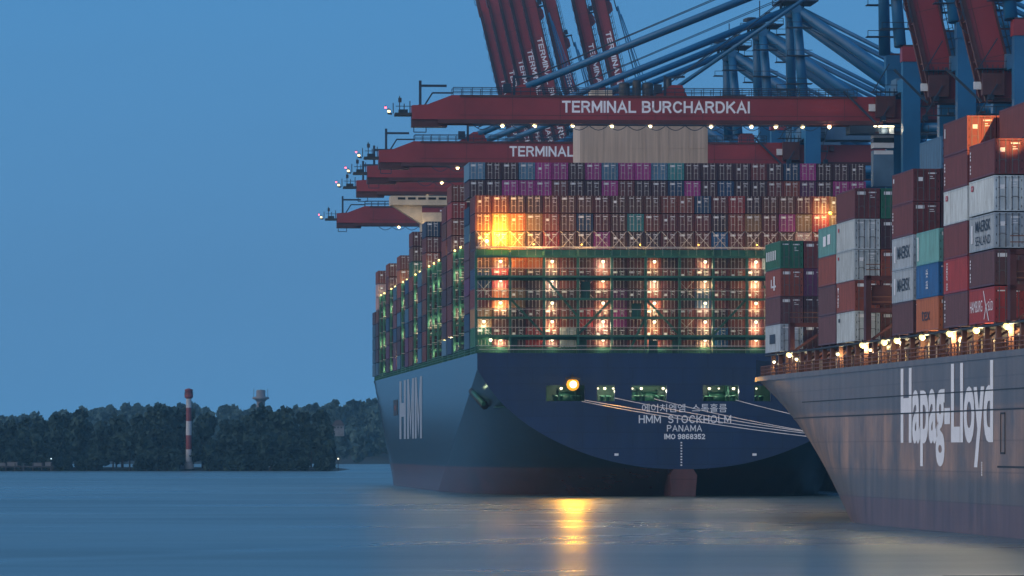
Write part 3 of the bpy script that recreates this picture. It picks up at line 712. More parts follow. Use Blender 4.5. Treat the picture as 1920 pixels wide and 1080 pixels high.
# three tall letters on the ship's side, read from the bow end
b = MB()
def side_poly(pts):  # (distance along, z): along runs from the bow end towards the stern
    b.face([(-NB - .04, 225 - a, z) for a, z in pts], 'side_letter')
SZ0, SZ1 = 9.0, 20.0
def barp(a0, a1, z0=SZ0, z1=SZ1): side_poly([(a0, z0), (a1, z0), (a1, z1), (a0, z1)])
barp(0, 7); barp(16, 23); barp(7, 16, 13.2, 15.8)
for o_ in (28, 54):
    barp(o_, o_ + 6); barp(o_ + 17, o_ + 23)
    side_poly([(o_ + 6, SZ1), (o_ + 6, SZ1 - 4), (o_ + 11.5, SZ0), (o_ + 11.5, SZ0 + 4)]); side_poly([(o_ + 11.5, SZ0 + 4), (o_ + 11.5, SZ0), (o_ + 17, SZ1 - 4), (o_ + 17, SZ1)])
b.build('side_lettering', navy)
# side door and fairlead, near the lettering
b = MB(); b.box(-NB - .1, -NB + .1, 232, 247, 13.6, 16.6, 'steel_dark'); b.box(-NB - .16, -NB - .1, 236, 242, 14.6, 15.6, 'deck_red'); b.build('side_door', navy)
b = MB(); b.tube((-30.5, 15, 15.9), (-29.0, 8.6, 13.6), .6, 'steel_dark', 12); b.build('fairlead', navy)
b = MB(); b.tube((-30.45, 13.6, 15.7), (-29.25, 8.2, 13.9), .34, 'bridge_green', 10); o = b.build('fairlead', navy); light(o, (-30.6, 6.5, 15.4), 14, (.8, 1.0, .55), .2)
# weather deck and sheer rails
b = MB(); pts = []
for y in [0, 100, 234] + list(range(240, 399, 12)): pts.append((n_half(y, NZ) - .05, y))
b = MB(); b.grid([[(-w, y, NZ - .05), (w, y, NZ - .05)] for w, y in pts], 'deck_green', False); b.build('weather_deck', navy)
b = MB()
y = 2.0
while y < 326:
    b.tube((-NB + .2, y, NZ), (-NB + .2, y, NZ + 1.15), .055, 'bridge_green', 4, smooth=False); y += 2.4
for z in (.4, .8, 1.15): b.tube((-NB + .2, 1, NZ + z), (-NB + .2, 326, NZ + z), .05, 'bridge_green', 4, smooth=False)
b.build('side_railing', navy)
b = MB()
for i in range(25): b.tube((-NB + .3 + i * 2.54, .3, NZ), (-NB + .3 + i * 2.54, .3, NZ + 1.1), .05, 'bridge_green', 4, smooth=False)
for z in (.55, 1.1): b.tube((-NB + .3, .3, NZ + z), (NB - .3, .3, NZ + z), .05, 'galvanised', 4, smooth=False)
b.build('stern_railing', navy)
b = MB()
for k in range(23):
    y0 = 4 + 14.6 * k; b.box(-NB + 1.0, NB - 1.0, y0, y0 + 12.6, NZ, 22.35, 'deck_green')
    for q in range(4): b.box(-NB + .35, -NB + 1.0, y0 + q * 3.6, y0 + q * 3.6 + .5, NZ, 22.35, 'bridge_green')
b.build('hatch_coaming', navy)
# stern lashing bridge
FLOORS = [24.15, 26.86, 29.65, 33.0, 36.0]
lb = obj('stern_lashing_bridge', None, navy)
b = MB()
X0 = npx(893); P = 2.54
b.box(-.17, .17, 1.2, 2.2, NZ, 36.6, 'bridge_green'); pm = b.mesh('post')
for k in range(13): obj('post', pm, lb, (X0 + P * 2 * k, 0, 0))
b = MB()
for i, z in enumerate(FLOORS):
    b.box(X0, X0 + 24 * P, 1.1, 3.0, z - .12, z, 'bridge_green'); dz = .72 if i in (0, 3) else .3; b.box(X0, X0 + 24 * P, 2.5, 2.8, z - dz, z - .12, 'bridge_green'); b.box(X0, X0 + 24 * P, 1.1, 1.25, z - .3, z - .12, 'bridge_green')
b.box(X0, X0 + 24 * P, 2.3, 2.9, 36.0, 36.9, 'bridge_green')
b.build('walkway', lb)
b = MB()
for z in [NZ] + FLOORS:
    for q in (1.1,): b.tube((X0, 1.15, z + q), (X0 + 24 * P, 1.15, z + q), .04, 'galvanised', 4, smooth=False)
    for k in range(49): b.tube((X0 + k * P / 2, 1.15, z), (X0 + k * P / 2, 1.15, z + 1.1), .03, 'bridge_green', 4, smooth=False)
b.build('handrail', lb)
for a, c, z0, z1 in ((4, 6, 33.0, 26.9), (8, 6, 29.5, 24.2), (10, 12, 29.6, 24.2), (16, 14, 29.6, 24.2), (17, 19, 31.5, 26.9), (10, 9, 26.8, 21.5), (2, 4, 29.6, 24.2), (20, 18, 29.6, 24.2), (20, 22, 29.6, 24.2)):
    b = MB(); b.bar((X0 + P * a, 2.0, z0), (X0 + P * c, 2.0, z1), .17, 'bridge_green'); b.build('brace', lb)
for k, z0, z1 in ((1.9, NZ, 23.5), (6.0, NZ, 23.4), (10.2, NZ, 23.4), (11.6, NZ, 23.4), (6.2, 29.7, 32.2), (9.2, 26.9, 28.9)): b = MB(); b.box(X0 + P * k, X0 + P * (k + .55), 2.3, 2.7, z0, z1, 'deck_green'); b.build('locker', lb)
for k in range(24):
    b = MB(); x = X0 + k * P
    for z0, z1 in ((37.0, 39.75),): b.tube((x + .1, 3.2, z0), (x + P - .1, 4.05, z1), .045, 'galvanised', 5); b.tube((x + P - .1, 3.2, z0), (x + .1, 4.05, z1), .045, 'galvanised', 5)
    b.build('lashing_rod', lb)
    for z0, z1 in () if k % 6 else ((29.7, 32.4), (24.2, 26.6)): b = MB(); b.tube((x + .1, 3.2, z0), (x + P - .1, 4.05, z1), .03, 'galvanised', 5); b.tube((x + P - .1, 3.2, z0), (x + .1, 4.05, z1), .03, 'galvanised', 5); b.build('lashing_rod', lb)
b = MB(); b.tube((X0, 1.2, 37.25), (X0 + 24 * P, 1.2, 37.25), .07, 'galvanised', 5)
for k in range(49): b.tube((X0 + k * P / 2, 1.2, 36.0), (X0 + k * P / 2, 1.2, 37.25), .04, 'galvanised', 4, smooth=False)
b.build('top_rail', lb)
for z, py in zip((35.15, 32.3, 28.95, 26.15, 23.45), range(5)):
    for px in (940, 1037, 1133, 1230, 1326, 1422):
        if py == 0 and px == 940: pass
        x = npx(px) + (0 if not (py == 3 and px == 940) else -2.5)
        o = lamp_part(lb, (x, 2.75, z), 'lamp_white', .25)
        light(o, (0, .70, -.70), 205 + 42 * ((px + py * 37) % 5 - 2), ((1.0, .76, .40), (1.0, .70, .32), (1.0, .84, .52))[(px // 7 + py) % 3], .2)
o = lamp_part(lb, (npx(914), 3.0, 38.2), 'lamp_white', .26); light(o, (0, .1, -.3), 160, WARM, .2)
o = lamp_part(lb, (npx(934), 1.6, 39.0), 'lamp_sodium', .30, 'sodium_floodlight'); light(o, (.2, .5, .1), 6500, SOD, .2)
o = lamp_part(lb, (npx(1563), 2.6, 42.5), 'lamp_sodium', .22, 'sodium_floodlight'); light(o, (-.6, -.3, .1), 700, (1.0, .62, .2), .2)
o = lamp_part(lb, (npx(920), 1.5, 23.4), 'lamp_white', .24); light(o, (0, 0, -.3), 120, (.9, 1.0, .6), .2)
# a row of small sodium lamps washing the upper stern tiers
for px, pw in ((1000, 800), (1090, 260), (1200, 110), (1310, 110), (1420, 170), (1500, 300)):
    o = lamp_part(lb, (npx(px), .4, 37.6), 'lamp_sodium', .10, 'wash_lamp'); light(o, (0, -.6, .2), pw, (1.0, .55, .22), .3)

# lashing bridges further forward, seen edge-on along the ship's side
b = MB()
for x in (-30.4, -27.9, -25.4): b.box(x - .18, x + .18, 0, 1.2, NZ, 38.6, 'bridge_green')
for z in [24.2, 27.1, 30.0, 33.0, 36.0]:
    b.box(-30.6, 30.6, .05, 1.15, z - .3, z, 'bridge_green'); b.tube((-30.6, .0, z + 1.1), (-10, .0, z + 1.1), .05, 'galvanised', 4, smooth=False)
    b.bar((-30.3, .6, z), (-27.9, .6, z + 2.8), .1, 'bridge_green')
b.box(-30.5, 30.5, .3, .9, 37.6, 38.6, 'bridge_green')
lbm = b.mesh('lashing_bridge')
for k in range(1, 23):
    y0 = 4 + 14.6 * k - 1.75
    o = obj('lashing_bridge', lbm, navy, (0, y0, 0))
    for j, (zz, xx) in enumerate(((38.9, -30.3), (35.2, -29.6), (29.2, -29.6), (23.6, -29.6))):
        if j == 0 or (k * 3 + j) % 4 != 0:
            l = lamp_part(o, (xx, .6, zz), 'lamp_yellow' if j == 0 else 'lamp_white', .17 if j == 0 else .14)
            if j < 3 or k % 2 == 0: light(l, (-.3, -1.0, .2 if j == 0 else -.3), 130, (1.0, .82, .50), .2)
for yy, z1, w in ((75, 31.2, .48), (253, 27.4, .42)):
    b = MB(); b.lathe([(w, NZ), (w, z1 - .8), (w * 1.25, z1 - .7), (w * 1.25, z1 - .1), (.05, z1)], 'cream_plain', (-NB + .75, yy, 0), 12); b.build('vent_post', navy)
for yy, z in ((70, 25.2), (86, 25.0), (90, 25.2), (88, 34.5), (240, 25.0), (236, 24)):
    o = lamp_part(navy, (-NB + .5, yy, z), 'lamp_white', .26); light(o, (-.4, -.2, 0), 160, YEL, .2)
# engine casing with sooty walls, funnel uptakes
fc = obj('engine_casing', None, navy)
b = MB(); b.box(-10.3, 10.3, 60, 73, NZ, 62.2, 'cream_paint')
for x in (-7.0, -3.6, .2, 3.9, 7.2): b.box(x - .04, x + .04, 59.96, 60, 40, 62.1, 'cream_paint')
for z in (52.2, 55.4, 58.7): b.box(-10.2, 10.2, 59.965, 60, z, z + .07, 'cream_paint')
b.build('casing_wall', fc)
b = MB(); b.box(-8.4, -5.0, 61, 66, 62.2, 64.7, 'cream_plain'); b.build('deckhouse', fc)
for x, h, r in ((-2.6, 66.0, .9), (-.6, 66.4, .7), (1.2, 66.0, .9), (3.0, 65.4, .6), (4.6, 66.9, .5)):
    b = MB(); b.lathe([(r, 62.2), (r, h), (r * .8, h + .3), (r * .8, h - .4)], 'steel_dark', (x, 66, 0), 12); b.build('exhaust_pipe', fc)
b = MB()
for k in range(12): b.tube((-10 + k * 1.8, 60.1, 62.2), (-10 + k * 1.8, 60.1, 63.3), .05, 'cab_white', 4)
for z in (62.8, 63.3): b.tube((-10.2, 60.1, z), (10.2, 60.1, z), .05, 'cab_white', 4)
b.build('railing', fc)
# navigating bridge far forward, one wing showing beyond the stacks
nb = obj('navigating_bridge', None, navy)
b = MB(); b.box(-25, 25, 250, 260, NZ, 53.4, 'cream_plain'); b.build('house_wall', nb)
b = MB(); b.prism([(-31.2, 54.9), (31.2, 54.9), (31.2, 56.7), (-31.2, 56.7)], 251, 257, 'cream_plain'); b.build('bridge_wing', nb)
b = MB(); b.prism([(-30.8, 54.88), (-25.0, 54.88), (-25.0, 51.2)], 252, 256, 'cream_plain'); b.build('wing_bracket', nb)
b = MB()
for x in range(-30, 30, 2): b.box(x + .2, x + 1.7, 250.94, 251.0, 55.95, 56.4, 'window_dark')
b.build('bridge_window', nb)
light(nb, (-29, 246, 50), 330, (1.0, .78, .5), .4)
o = lamp_part(nb, (-24.2, 249.6, 50), 'lamp_warm', .25); light(o, (-1, -1, 0), 160, WARM, .3)

# container stacks on the navy ship
T5 = [22.4 + 2.93 * k for k in range(5)]; T3 = [37.05 + 2.72 * k for k in range(3)]
UP = ['maroon maroon dark dark maroon brown brown maroon brown brown brown redbrown redbrown navy maroon red dark brown brown maroon redbrown tan tan tan',
      'maroon tan orange tan redbrown brown navy maroon brown teal redbrown maroon maroon maroon dark redbrown tan maroon magenta tan red tan tan maroon',
      'dark tan tan brown red brown dark magenta brown dark dark maroon brown maroon blue maroon brown maroon brown pink redbrown tan maroon maroon']
LOW = ['dark brown orange orange brown redbrown brown maroon brown maroon redbrown dark brown maroon dark brown redbrown white maroon maroon redbrown maroon dark maroon',
       'navy red brown dark dark redbrown maroon redbrown dark brown brown maroon redbrown dark maroon redbrown brown dark navy brown redbrown dark dark maroon',
       'maroon orange tan dark dark brown dark maroon plum dark redbrown maroon dark navy maroon brown redbrown maroon dark navy maroon redbrown maroon dark',
       'tan brown dark maroon maroon redbrown red maroon magenta maroon brown maroon redbrown maroon dark redbrown maroon maroon dark maroon brown pink maroon redbrown',
       'green maroon dark red maroon white maroon maroon dark maroon redbrown maroon maroon dark blue maroon redbrown maroon maroon brown maroon dark pink maroon']
UP = [u.split() for u in UP]; LOW = [u.split() for u in LOW]
rows = [(T3[2], 2.59, UP[0]), (T3[1], 2.59, UP[1]), (T3[0], 2.59, UP[2])] + [(T5[4 - i], 2.896, LOW[i]) for i in range(5)]
BULK = []
for i, (z, h, cs) in enumerate(rows):
    for c in range(24):
        if (i < 3 and c > 21) or (i >= 3 and c > 17): BULK.append((X0 + c * P + .05, 4.2, z, h, cs[c])); continue
        nm = cs[c]
        container(NF, X0 + c * P + .05, 4.2, z, h, nm, '%s container in the stern stack, %s tier from top, %s column from left' % (PNAME[nm], ORD[i], ORD[c]), 'containers in the navy ship\'s stern stack', tone=.75 if i < 3 else .95)
TOP2 = [(50.8 - 2.59, 'steel dark dark steel magenta magenta dark magenta steel magenta magenta steel teal dark dark dark dark maroon dark navy magenta dark dark dark'.split()),
        (50.8 - 5.32, 'dark dark magenta magenta magenta maroon dark dark magenta maroon dark dark navy magenta dark navy dark dark maroon redbrown plum dark magenta magenta'.split())]
y2 = 4.2 + 14.6
for i, (z, cs) in enumerate(TOP2):
    for c in range(24):
        nm = cs[c]
        container(NF, X0 + c * P + .05, y2, z, 2.59, nm, '%s container just behind the stern stack, %s tier, %s column from left' % (PNAME[nm], ('topmost', 'second')[i], ORD[c]), 'containers in the second stack of the navy ship', tone=1.0)
# left edge of the forward stacks: whole ends show where a stack stands above its neighbours
SIDE_T = {1: 10, 2: 0, 3: 0, 4: 10, 5: 9, 6: 0, 7: 0, 8: 0, 9: 9, 10: 6, 11: 0, 12: 9, 13: 6, 14: 0, 15: 8, 16: 6, 17: 0, 18: 8, 19: 0, 20: 0, 21: 8, 22: 5}
ENDS = {4: 'redbrown red redbrown maroon redbrown brown dark maroon maroon'.split(), 5: 'maroon brown redbrown dark'.split(), 9: 'navy maroon redbrown brown maroon brown dark maroon maroon'.split(),
        12: 'maroon brown green redbrown brown maroon dark maroon brown'.split(), 15: 'redbrown orange redbrown maroon'.split(), 18: 'redbrown maroon brown dark'.split(), 21: 'redbrown pink pink brown'.split()}
sn = {4: 'fifth', 5: 'sixth', 9: 'tenth', 12: 'thirteenth', 15: 'sixteenth', 18: 'nineteenth', 21: 'twenty-second'}
rb = random.Random(5)
for k, n in SIDE_T.items():
    y0 = 4.2 + 14.6 * k
    cols = range(24)
    for c in cols:
        x = X0 + c * P + .05
        if k == 4 and abs(x + 1.2) < 13: continue
        if k == 16 or k == 17:
            if abs(x + 1.2) < 27: continue
        nn = n if c < 1 else min(n, 9) if n >= 8 else rb.choice((5, 6)) if c < 3 else rb.choice((6, 7))
        if k == 1 and c == 0: nn = 8
        for t_ in range(nn if not (k == 1 and c > 0) else 8):
            z = 22.4 + 2.72 * t_
            colr = rb.choice(('maroon', 'dark', 'dark', 'dark', 'navy', 'plum', 'slate', 'dark', 'navy', 'slate', 'steel', 'greymaroon'))  # mostly dark and blue: grazing sky reflection put into the side colours
            if k in ENDS and c == 0 and t_ >= nn - (9 if k in (4, 9, 12) else 4):
                nm = ENDS[k][nn - 1 - t_]
                container(NF, x, y0, z, 2.59, nm, '%s container %s from top, left edge of %s stack from stern' % (PNAME[nm], ORD[nn - 1 - t_], sn[k]), 'containers at the left edge of the navy ship')
                continue
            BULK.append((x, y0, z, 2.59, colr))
def bulk(name, items, frame, label):
    b = MB(); cols = []
    for (x, y, z, h, c) in items:
        b.box(x, x + CW, y, y + CL, z, z + h, 'stacked_paint'); f = rb.uniform(.45, .85); c_ = PAL[c]; cols += [(c_[0] * f, c_[1] * f, c_[2] * f, 1)] * 8
    me = b.mesh(name); ca = me.color_attributes.new('paint', 'FLOAT_COLOR', 'POINT')
    ca.data.foreach_set('color', [q for c in cols for q in c])
    o = obj(name, me, None, frame.translation, frame.to_euler().z); return tag(o, label, 'containers', kind='stuff')
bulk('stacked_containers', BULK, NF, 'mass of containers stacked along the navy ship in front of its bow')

# ------------------------------------------------------------------ the grey ship on the right
GA = math.atan(.082); GO = (65.7, 401.97, 0)
GF = Matrix.Translation(GO) @ Matrix.Rotation(GA, 4, 'Z')
grey = thing('container_ship', 'near grey-hulled container ship on the right with tall white side lettering', 'ship', GO, GA)
GB = 24.0; GZ = 14.9
def g_half(y, z):
    f = max(-.2, min(1.0, z / GZ))
    g = .5 * f + .5 * abs(f) ** 3; ys = 97 + 76 * g; yt = 206 + 40 * f; e = 1.9 + .5 * f
    if y <= ys: return GB
    return GB * max(0.0, 1 - ((y - ys) / (yt - ys)) ** e)
b = MB(); zsl = [-3 + (GZ + 3) * k / 14 for k in range(15)]
ysl = [-230, -150, -60, 0, 40, 80] + [84 + 3 * k for k in range(53)]
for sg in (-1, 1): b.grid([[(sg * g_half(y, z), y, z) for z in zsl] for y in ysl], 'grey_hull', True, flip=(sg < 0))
b.face([(-GB, -230, -3), (-GB, -230, GZ), (GB, -230, GZ), (GB, -230, -3)], 'grey_hull')
b.build('hull', grey)
b = MB(); b.grid([[(-g_half(y, GZ) + .05, y, GZ - .06), (g_half(y, GZ) - .05, y, GZ - .06)] for y in ysl], 'deck_red', False); b.build('weather_deck', grey)
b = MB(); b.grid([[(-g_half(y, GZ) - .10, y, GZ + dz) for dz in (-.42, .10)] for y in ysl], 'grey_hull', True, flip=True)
b.grid([[(-g_half(y, 11.9) - .05, y, 11.9 + dz) for dz in (-.05, .05)] for y in ysl[:28]], 'steel_dark', True, flip=True)
b.grid([[(-g_half(y, 10.3) - .05, y, 10.3 + dz) for dz in (-.06, .06)] for y in ysl[:40]], 'steel_dark', True, flip=True)
b.build('rubbing_strake', grey)
# tall lettering
b = MB(); letter(b, 'Hapag-Lloyd', (-GB - .03, 81.6, 6.0), (0, -1, 0), (0, 0, 1), 48.6, 8.55, 'letter_white', .030, -.215, .735); b.build('lettering', grey)
b = MB(); x = -GB - .05
for y0, y1, z0, z1 in ((27.5, 29.6, 6.7, 6.85), (27.5, 29.6, 9.9, 10.05), (29.45, 29.6, 6.7, 10.05), (27.5, 27.65, 6.7, 10.05)): b.box(x, x + .1, y0, y1, z0, z1, 'steel_dark')
b.build('pilot_door', grey)
b = MB()
for y0, y1, z0, z1 in ((18.0, 18.2, 5.6, 10.9), (18.2, 31, 5.6, 5.75)): b.box(x, x + .1, y0, y1, z0, z1, 'steel_dark')
b.build('side_port', grey)
b = MB()
for k in range(6): b.box(x, x + .06, 38.4, 38.6, 5.9 - k * .2, 6.05 - k * .2, 'letter_white')
b.build('draught_mark', grey)
# raised bulwark and bow fittings at the far end of the deck
b = MB(); b.grid([[(-g_half(y, GZ), y, GZ + dz) for dz in (0, 2.2)] for y in range(196, 240, 3)], 'dark_red_steel', True, flip=True)
b.build('bow_bulwark', grey)
b = MB(); b.tube((-19.5, 186, GZ), (-19.5, 186, 27), .28, 'dark_red_steel', 8); b.bar((-20.8, 186, 21.8), (-18, 186, 21.8), .12, 'dark_red_steel'); b.box(-20.4, -18.4, 185, 187, 24.2, 24.5, 'dark_red_steel')
b.bar((-19.5, 186, 26), (-22.5, 176, GZ), .14, 'dark_red_steel'); b.bar((-19.5, 186, 22), (-22.2, 180, GZ), .14, 'dark_red_steel'); b.build('foremast', grey)

# deck edge: coaming wall, pedestals, railing, vents, lamps
b = MB(); b.box(-20.3, -19.9, -40, 178, GZ, 17.3, 'deck_red'); b.box(-20.3, 20, -40, 178, 17.2, 17.4, 'steel_dark'); b.build('hatch_coaming', grey)
b = MB(); b.box(-23.7, -23.3, 0, .7, GZ, 17.11, 'pedestal_brown'); b.box(-23.8, -23.2, -.1, .8, 17.3, 17.42, 'dark_red_steel'); b.bar((-23.5, .35, 16.2), (-22.2, .35, 17.1), .09, 'pedestal_brown'); pm = b.mesh('container_pedestal')
y = -34.0
while y < 178: obj('container_pedestal', pm, grey, (0, y, 0)); y += 5.6
b = MB(); b.box(-23.86, -23.5, -40, 178, 17.12, 17.28, 'steel_dark'); b.box(-22.3, -22.0, -40, 178, 17.05, 17.3, 'steel_dark'); b.build('edge_beam', grey)
b = MB(); y = -40.0
while y < 182:
    b.tube((-g_half(y, GZ) + .08, y, GZ), (-g_half(y, GZ) + .08, y, GZ + 1.15), .045, 'pedestal_brown', 4, smooth=False); y += 1.45
for z in (.4, .78, 1.15):
    for y in range(-40, 182, 6): b.tube((-g_half(y, GZ) + .08, y, GZ + z), (-g_half(y + 6, GZ) + .08, y + 6, GZ + z), .04, 'pedestal_brown', 4, smooth=False)
b.build('railing', grey)
rv = random.Random(11); y = -20.0; vents = []
for shape in range(3):
    b = MB()
    if shape == 0: b.lathe([(.16, 0), (.16, 1.1), (.34, 1.15), (.34, 1.4), (.05, 1.5)], 'cream_plain', n=10)
    elif shape == 1: b.box(-.35, .35, -.35, .35, .2, 1.15, 'cream_plain'); b.box(-.42, .42, -.42, .42, 1.15, 1.25, 'pedestal_brown'); b.tube((0, 0, 0), (0, 0, .2), .15, 'pedestal_brown', 6)
    else: b.tube((0, 0, 0), (0, 0, 1.6), .11, 'cream_plain', 8); b.tube((0, 0, 1.6), (0, .5, 1.75), .12, 'cream_plain', 8); b.tube((0, .5, 1.75), (0, .55, 1.4), .16, 'cream_plain', 8)
    vents.append(b.mesh('deck_vent'))
while y < 176:
    obj('deck_vent', vents[rv.randrange(3)], grey, (-22.6 + rv.uniform(-.6, .6), y, GZ), rv.uniform(0, 6)); y += rv.uniform(1.8, 3.4)
for px, q in ((1440, 0), (1468, 1), (1482, 0), (1560, 0), (1607, 1), (1622, 0), (1648, 1), (1672, 1), (1720, 1), (1772, 1), (1822, 1), (1880, 1)):
    s_ = (px - 120) / 75.3; y = 10000 / s_ - 400.4
    o = lamp_part(grey, (-23.9, y, 16.95 if q else 16.4), 'lamp_yellow' if q else 'lamp_white', .28 if q else .16, 'deck_lamp')
    light(o, (.25, -.3, -.25), 420 if q else 140, (1.0, .80, .42), .2)
y = -8.0
# dark red lashing bridges across the deck
def lashing(y0, z1, tiers, x0=-23.4, label=None):
    root = obj('lashing_bridge', None, grey)
    b = MB(); b.box(0, .5, y0, y0 + 1.4, GZ, z1, 'dark_red_steel'); pm = b.mesh('post'); x = x0
    while x < 23: obj('post', pm, root, (x, 0, 0)); x += 5.05
    b = MB()
    for k in range(1, tiers + 1):
        z = 17.45 + (z1 - 17.45) * k / tiers
        b.box(x0, 23.4, y0, y0 + 1.4, z - .45, z - .02, 'dark_red_steel')
        for q in (.55, 1.05): b.tube((x0, y0 + .05, z + q), (23.4, y0 + .05, z + q), .04, 'pedestal_brown', 4, smooth=False)
    b.build('walkway', root)
    for k in range(9):
        xx = x0 + .55 + k * 5.05
        for t_ in range(tiers):
            za = 17.45 + (z1 - 17.45) * t_ / tiers; zb_ = za + (z1 - 17.45) / tiers
            b = MB()
            if (k + t_) % 3: b.box(xx + .1, xx + 1.9, y0 + .5, y0 + .7, za + .3, zb_ - .9, 'dark_red_steel')
            else: b.bar((xx, y0 + .6, za), (xx + 4.3, y0 + .6, zb_), .12, 'dark_red_steel')
            b.build('shear_panel' if (k + t_) % 3 else 'diagonal_brace', root)
    return root
lr = lashing(107.0, 23.6, 2); l2 = lashing(28.6, 23.2, 2); l3 = lashing(161.0, 20.4, 1)
lashing(-10, 23.2, 2)
def strip(root, x, y, z, h, n=3):
    b = MB()
    for i in range(n): b.box(x, x + .75, y, y + .12, z + i * h / n, z + (i + .78) * h / n, 'strip_light')
    o = b.build('lit_cabinet', root); light(o, (x + .3, y - .5, z + h / 2), 120, (1.0, .85, .5), .3)
strip(lr, -19.6, 106.8, 20.1, 2.5); strip(lr, -19.4, 106.8, 17.6, 1.5, 2); strip(l2, -19.9, 28.4, 20.4, 2.0, 2); strip(l2, -19.9, 28.4, 18.4, 1.2, 2)

# its containers
BAYY = dict(A=165.0, B=123.9, C=111.0, D=75.4, E=61.2, F=46.4, G=33.2)
BAYN = dict(A='farthest bay', B='second farthest bay', C='third farthest bay', D='middle bay', E='lowest bay', F='tallest bay', G='nearest bay')
def side_mark(c, fn):
    b = MB(); fn(b); o = b.build('lettering', c)
Lr, Lu = (0, -1, 0), (0, 0, 1)
def gbay(bay, col, names, h=2.896, pitch=2.935, z0=17.45, marks={}, extra={}):
    for i, nm in enumerate(names):
        if nm is None: continue
        what = extra.get(i, '')
        row = ('outer row', 'second row', 'third row')[col]
        c = container(GF, -23.9 + col * 2.53, BAYY[bay], z0 + i * pitch, h, nm, '%s container%s, %s tier, %s, %s, grey ship' % (PNAME[nm], what, ('lowest', 'second', 'third', 'fourth', 'fifth', 'sixth', 'seventh')[i], row, BAYN[bay]), 'containers on the grey ship', leaves=DULL)
        if i in marks: side_mark(c, marks[i])
def wrd(s, y0, z0, w, h, m='letter_white', bold=.02):
    return lambda b: letter(b, s, (-.035, y0, z0), Lr, Lu, w, h, m, bold)
def multi(*fs):
    def f(b):
        for g in fs: g(b)
    return f
def vert(s, y, z0, hh, w, m='letter_white'):       # vertical lettering reading downwards, letters upright
    def f(b):
        n = len(s); st = hh / n
        for i, chh in enumerate(s):
            if chh != ' ': letter(b, chh, (-.035, y, z0 + hh - (i + 1) * st + st * .12), Lr, Lu, w, st * .76, m, .02)
    return f
def rect(y0, y1, z0, z1, m='letter_white'):
    return lambda b: b.face([(-.035, y1, z0), (-.035, y0, z0), (-.035, y0, z1), (-.035, y1, z1)], m)
def star(yc, zc, m='letter_white'):
    def f(b):
        for (a0, b0, a1, b1, w) in ((1.3, 1.25, .1, -.1, .30), (.1, -.1, 1.0, -1.1, .28), (.2, .1, -1.2, -1.25, .34), (-.6, .2, .3, -.2, .26)):
            b.face([(-.036, yc + a0, zc + b0), (-.036, yc + a0 - w, zc + b0), (-.036, yc + a1 - w, zc + b1), (-.036, yc + a1, zc + b1)], m)
    return f
idc = lambda b: (rect(2.2, .9, 2.45, 2.6)(b), rect(1.8, .9, 2.2, 2.32)(b))
idv = lambda b: [rect(11.6, 11.2, .5 + .28 * k, .68 + .28 * k)(b) for k in range(7) if k != 3]
gbay('A', 0, ['grey', 'greymaroon', 'redbrown', 'green'], marks={0: rect(8.5, 4.0, .9, 1.9, 'dark_mark'), 2: multi(rect(6.6, 3.4, 1.0, 1.2), rect(5.4, 4.4, .7, 2.2), rect(7.5, 6.9, 1.0, 1.9)), 3: multi(*[rect(11 - 1.7 * k, 10.2 - 1.7 * k, 1.0, 2.0) for k in range(5)])}, extra={0: ' with dark square', 2: ' with white emblem', 3: ' with white letters'})
gbay('A', 1, ['dark', 'dark', 'plum', 'maroon'])
gbay('A', 2, ['maroon', 'dark', 'dark', 'maroon'])
gbay('B', 0, ['greymaroon', 'greymaroon', 'redbrown', 'seafoam'], marks={3: multi(rect(8.6, 6.6, 1.0, 2.0), rect(5.6, 3.6, 1.1, 2.1))}, extra={3: ' with white blocks'})
gbay('C', 0, ['white', 'redbrown', 'white', 'white', 'maroon'], marks={0: rect(10.8, 9.8, 2.0, 2.35, 'dark_mark'), 1: vert('ITAMED', 11.2, .5, 2.0, .8), 2: rect(11, 10.2, 2.2, 2.5, 'red_mark'), 3: rect(11, 10.2, 2.0, 2.35, 'red_mark')}, extra={0: ' with dark mark', 1: ' with white letters', 3: ' with red mark'})
gbay('C', 1, ['maroon', 'maroon', 'redbrown', 'dark', 'green'], extra={4: ' with white mark'})
gbay('C', 2, ['maroon', 'dark', 'dark', 'maroon', 'dark'])
MAE = multi(wrd('MAERSK', 8.9, .95, 7.2, 1.15, 'dark_mark', .012), rect(10.6, 9.9, .7, 2.2))
gbay('D', 0, ['greymaroon', 'grey', 'grey', 'maroon', 'maroon'], marks={1: MAE, 2: MAE, 4: rect(11.4, 10.8, 2.1, 2.5), 3: idv}, extra={1: ' with dark lettering', 2: ' with dark lettering', 4: ' with white mark'})
gbay('D', 1, [None, None, None, 'dark', 'dark', 'slate'])
gbay('D', 2, [None, None, None, 'maroon', 'dark', 'red'])
gbay('E', 0, ['orange', 'blue', 'seafoam'], marks={0: wrd('tex', 9.0, .9, 4.6, .95, 'dark_mark', .0), 1: vert('CMA CGM', 6.6, .7, 1.75, 1.1), 2: rect(11.5, 10.9, .4, 2.5)}, extra={0: ' with small dark lettering', 1: ' with vertical white lettering', 2: ' with white edge line'})
gbay('E', 1, ['maroon', 'dark', 'maroon'])
gbay('F', 0, ['greymaroon', 'red', 'maroon', 'white', 'maroon', 'maroon'], marks={0: idv, 1: vert('HAMBURG SÜD', 10.6, .25, 2.4, .75), 3: multi(rect(11, 9.9, 2.05, 2.5, 'red_mark'), rect(10.6, 10.2, 2.15, 2.4)), 4: idv, 5: rect(11.4, 11.0, 1.6, 2.4)}, extra={1: ' with vertical white lettering', 3: ' with a red mark'})
gbay('F', 1, ['maroon', 'maroon', 'maroon', 'dark', 'dark', 'maroon'])
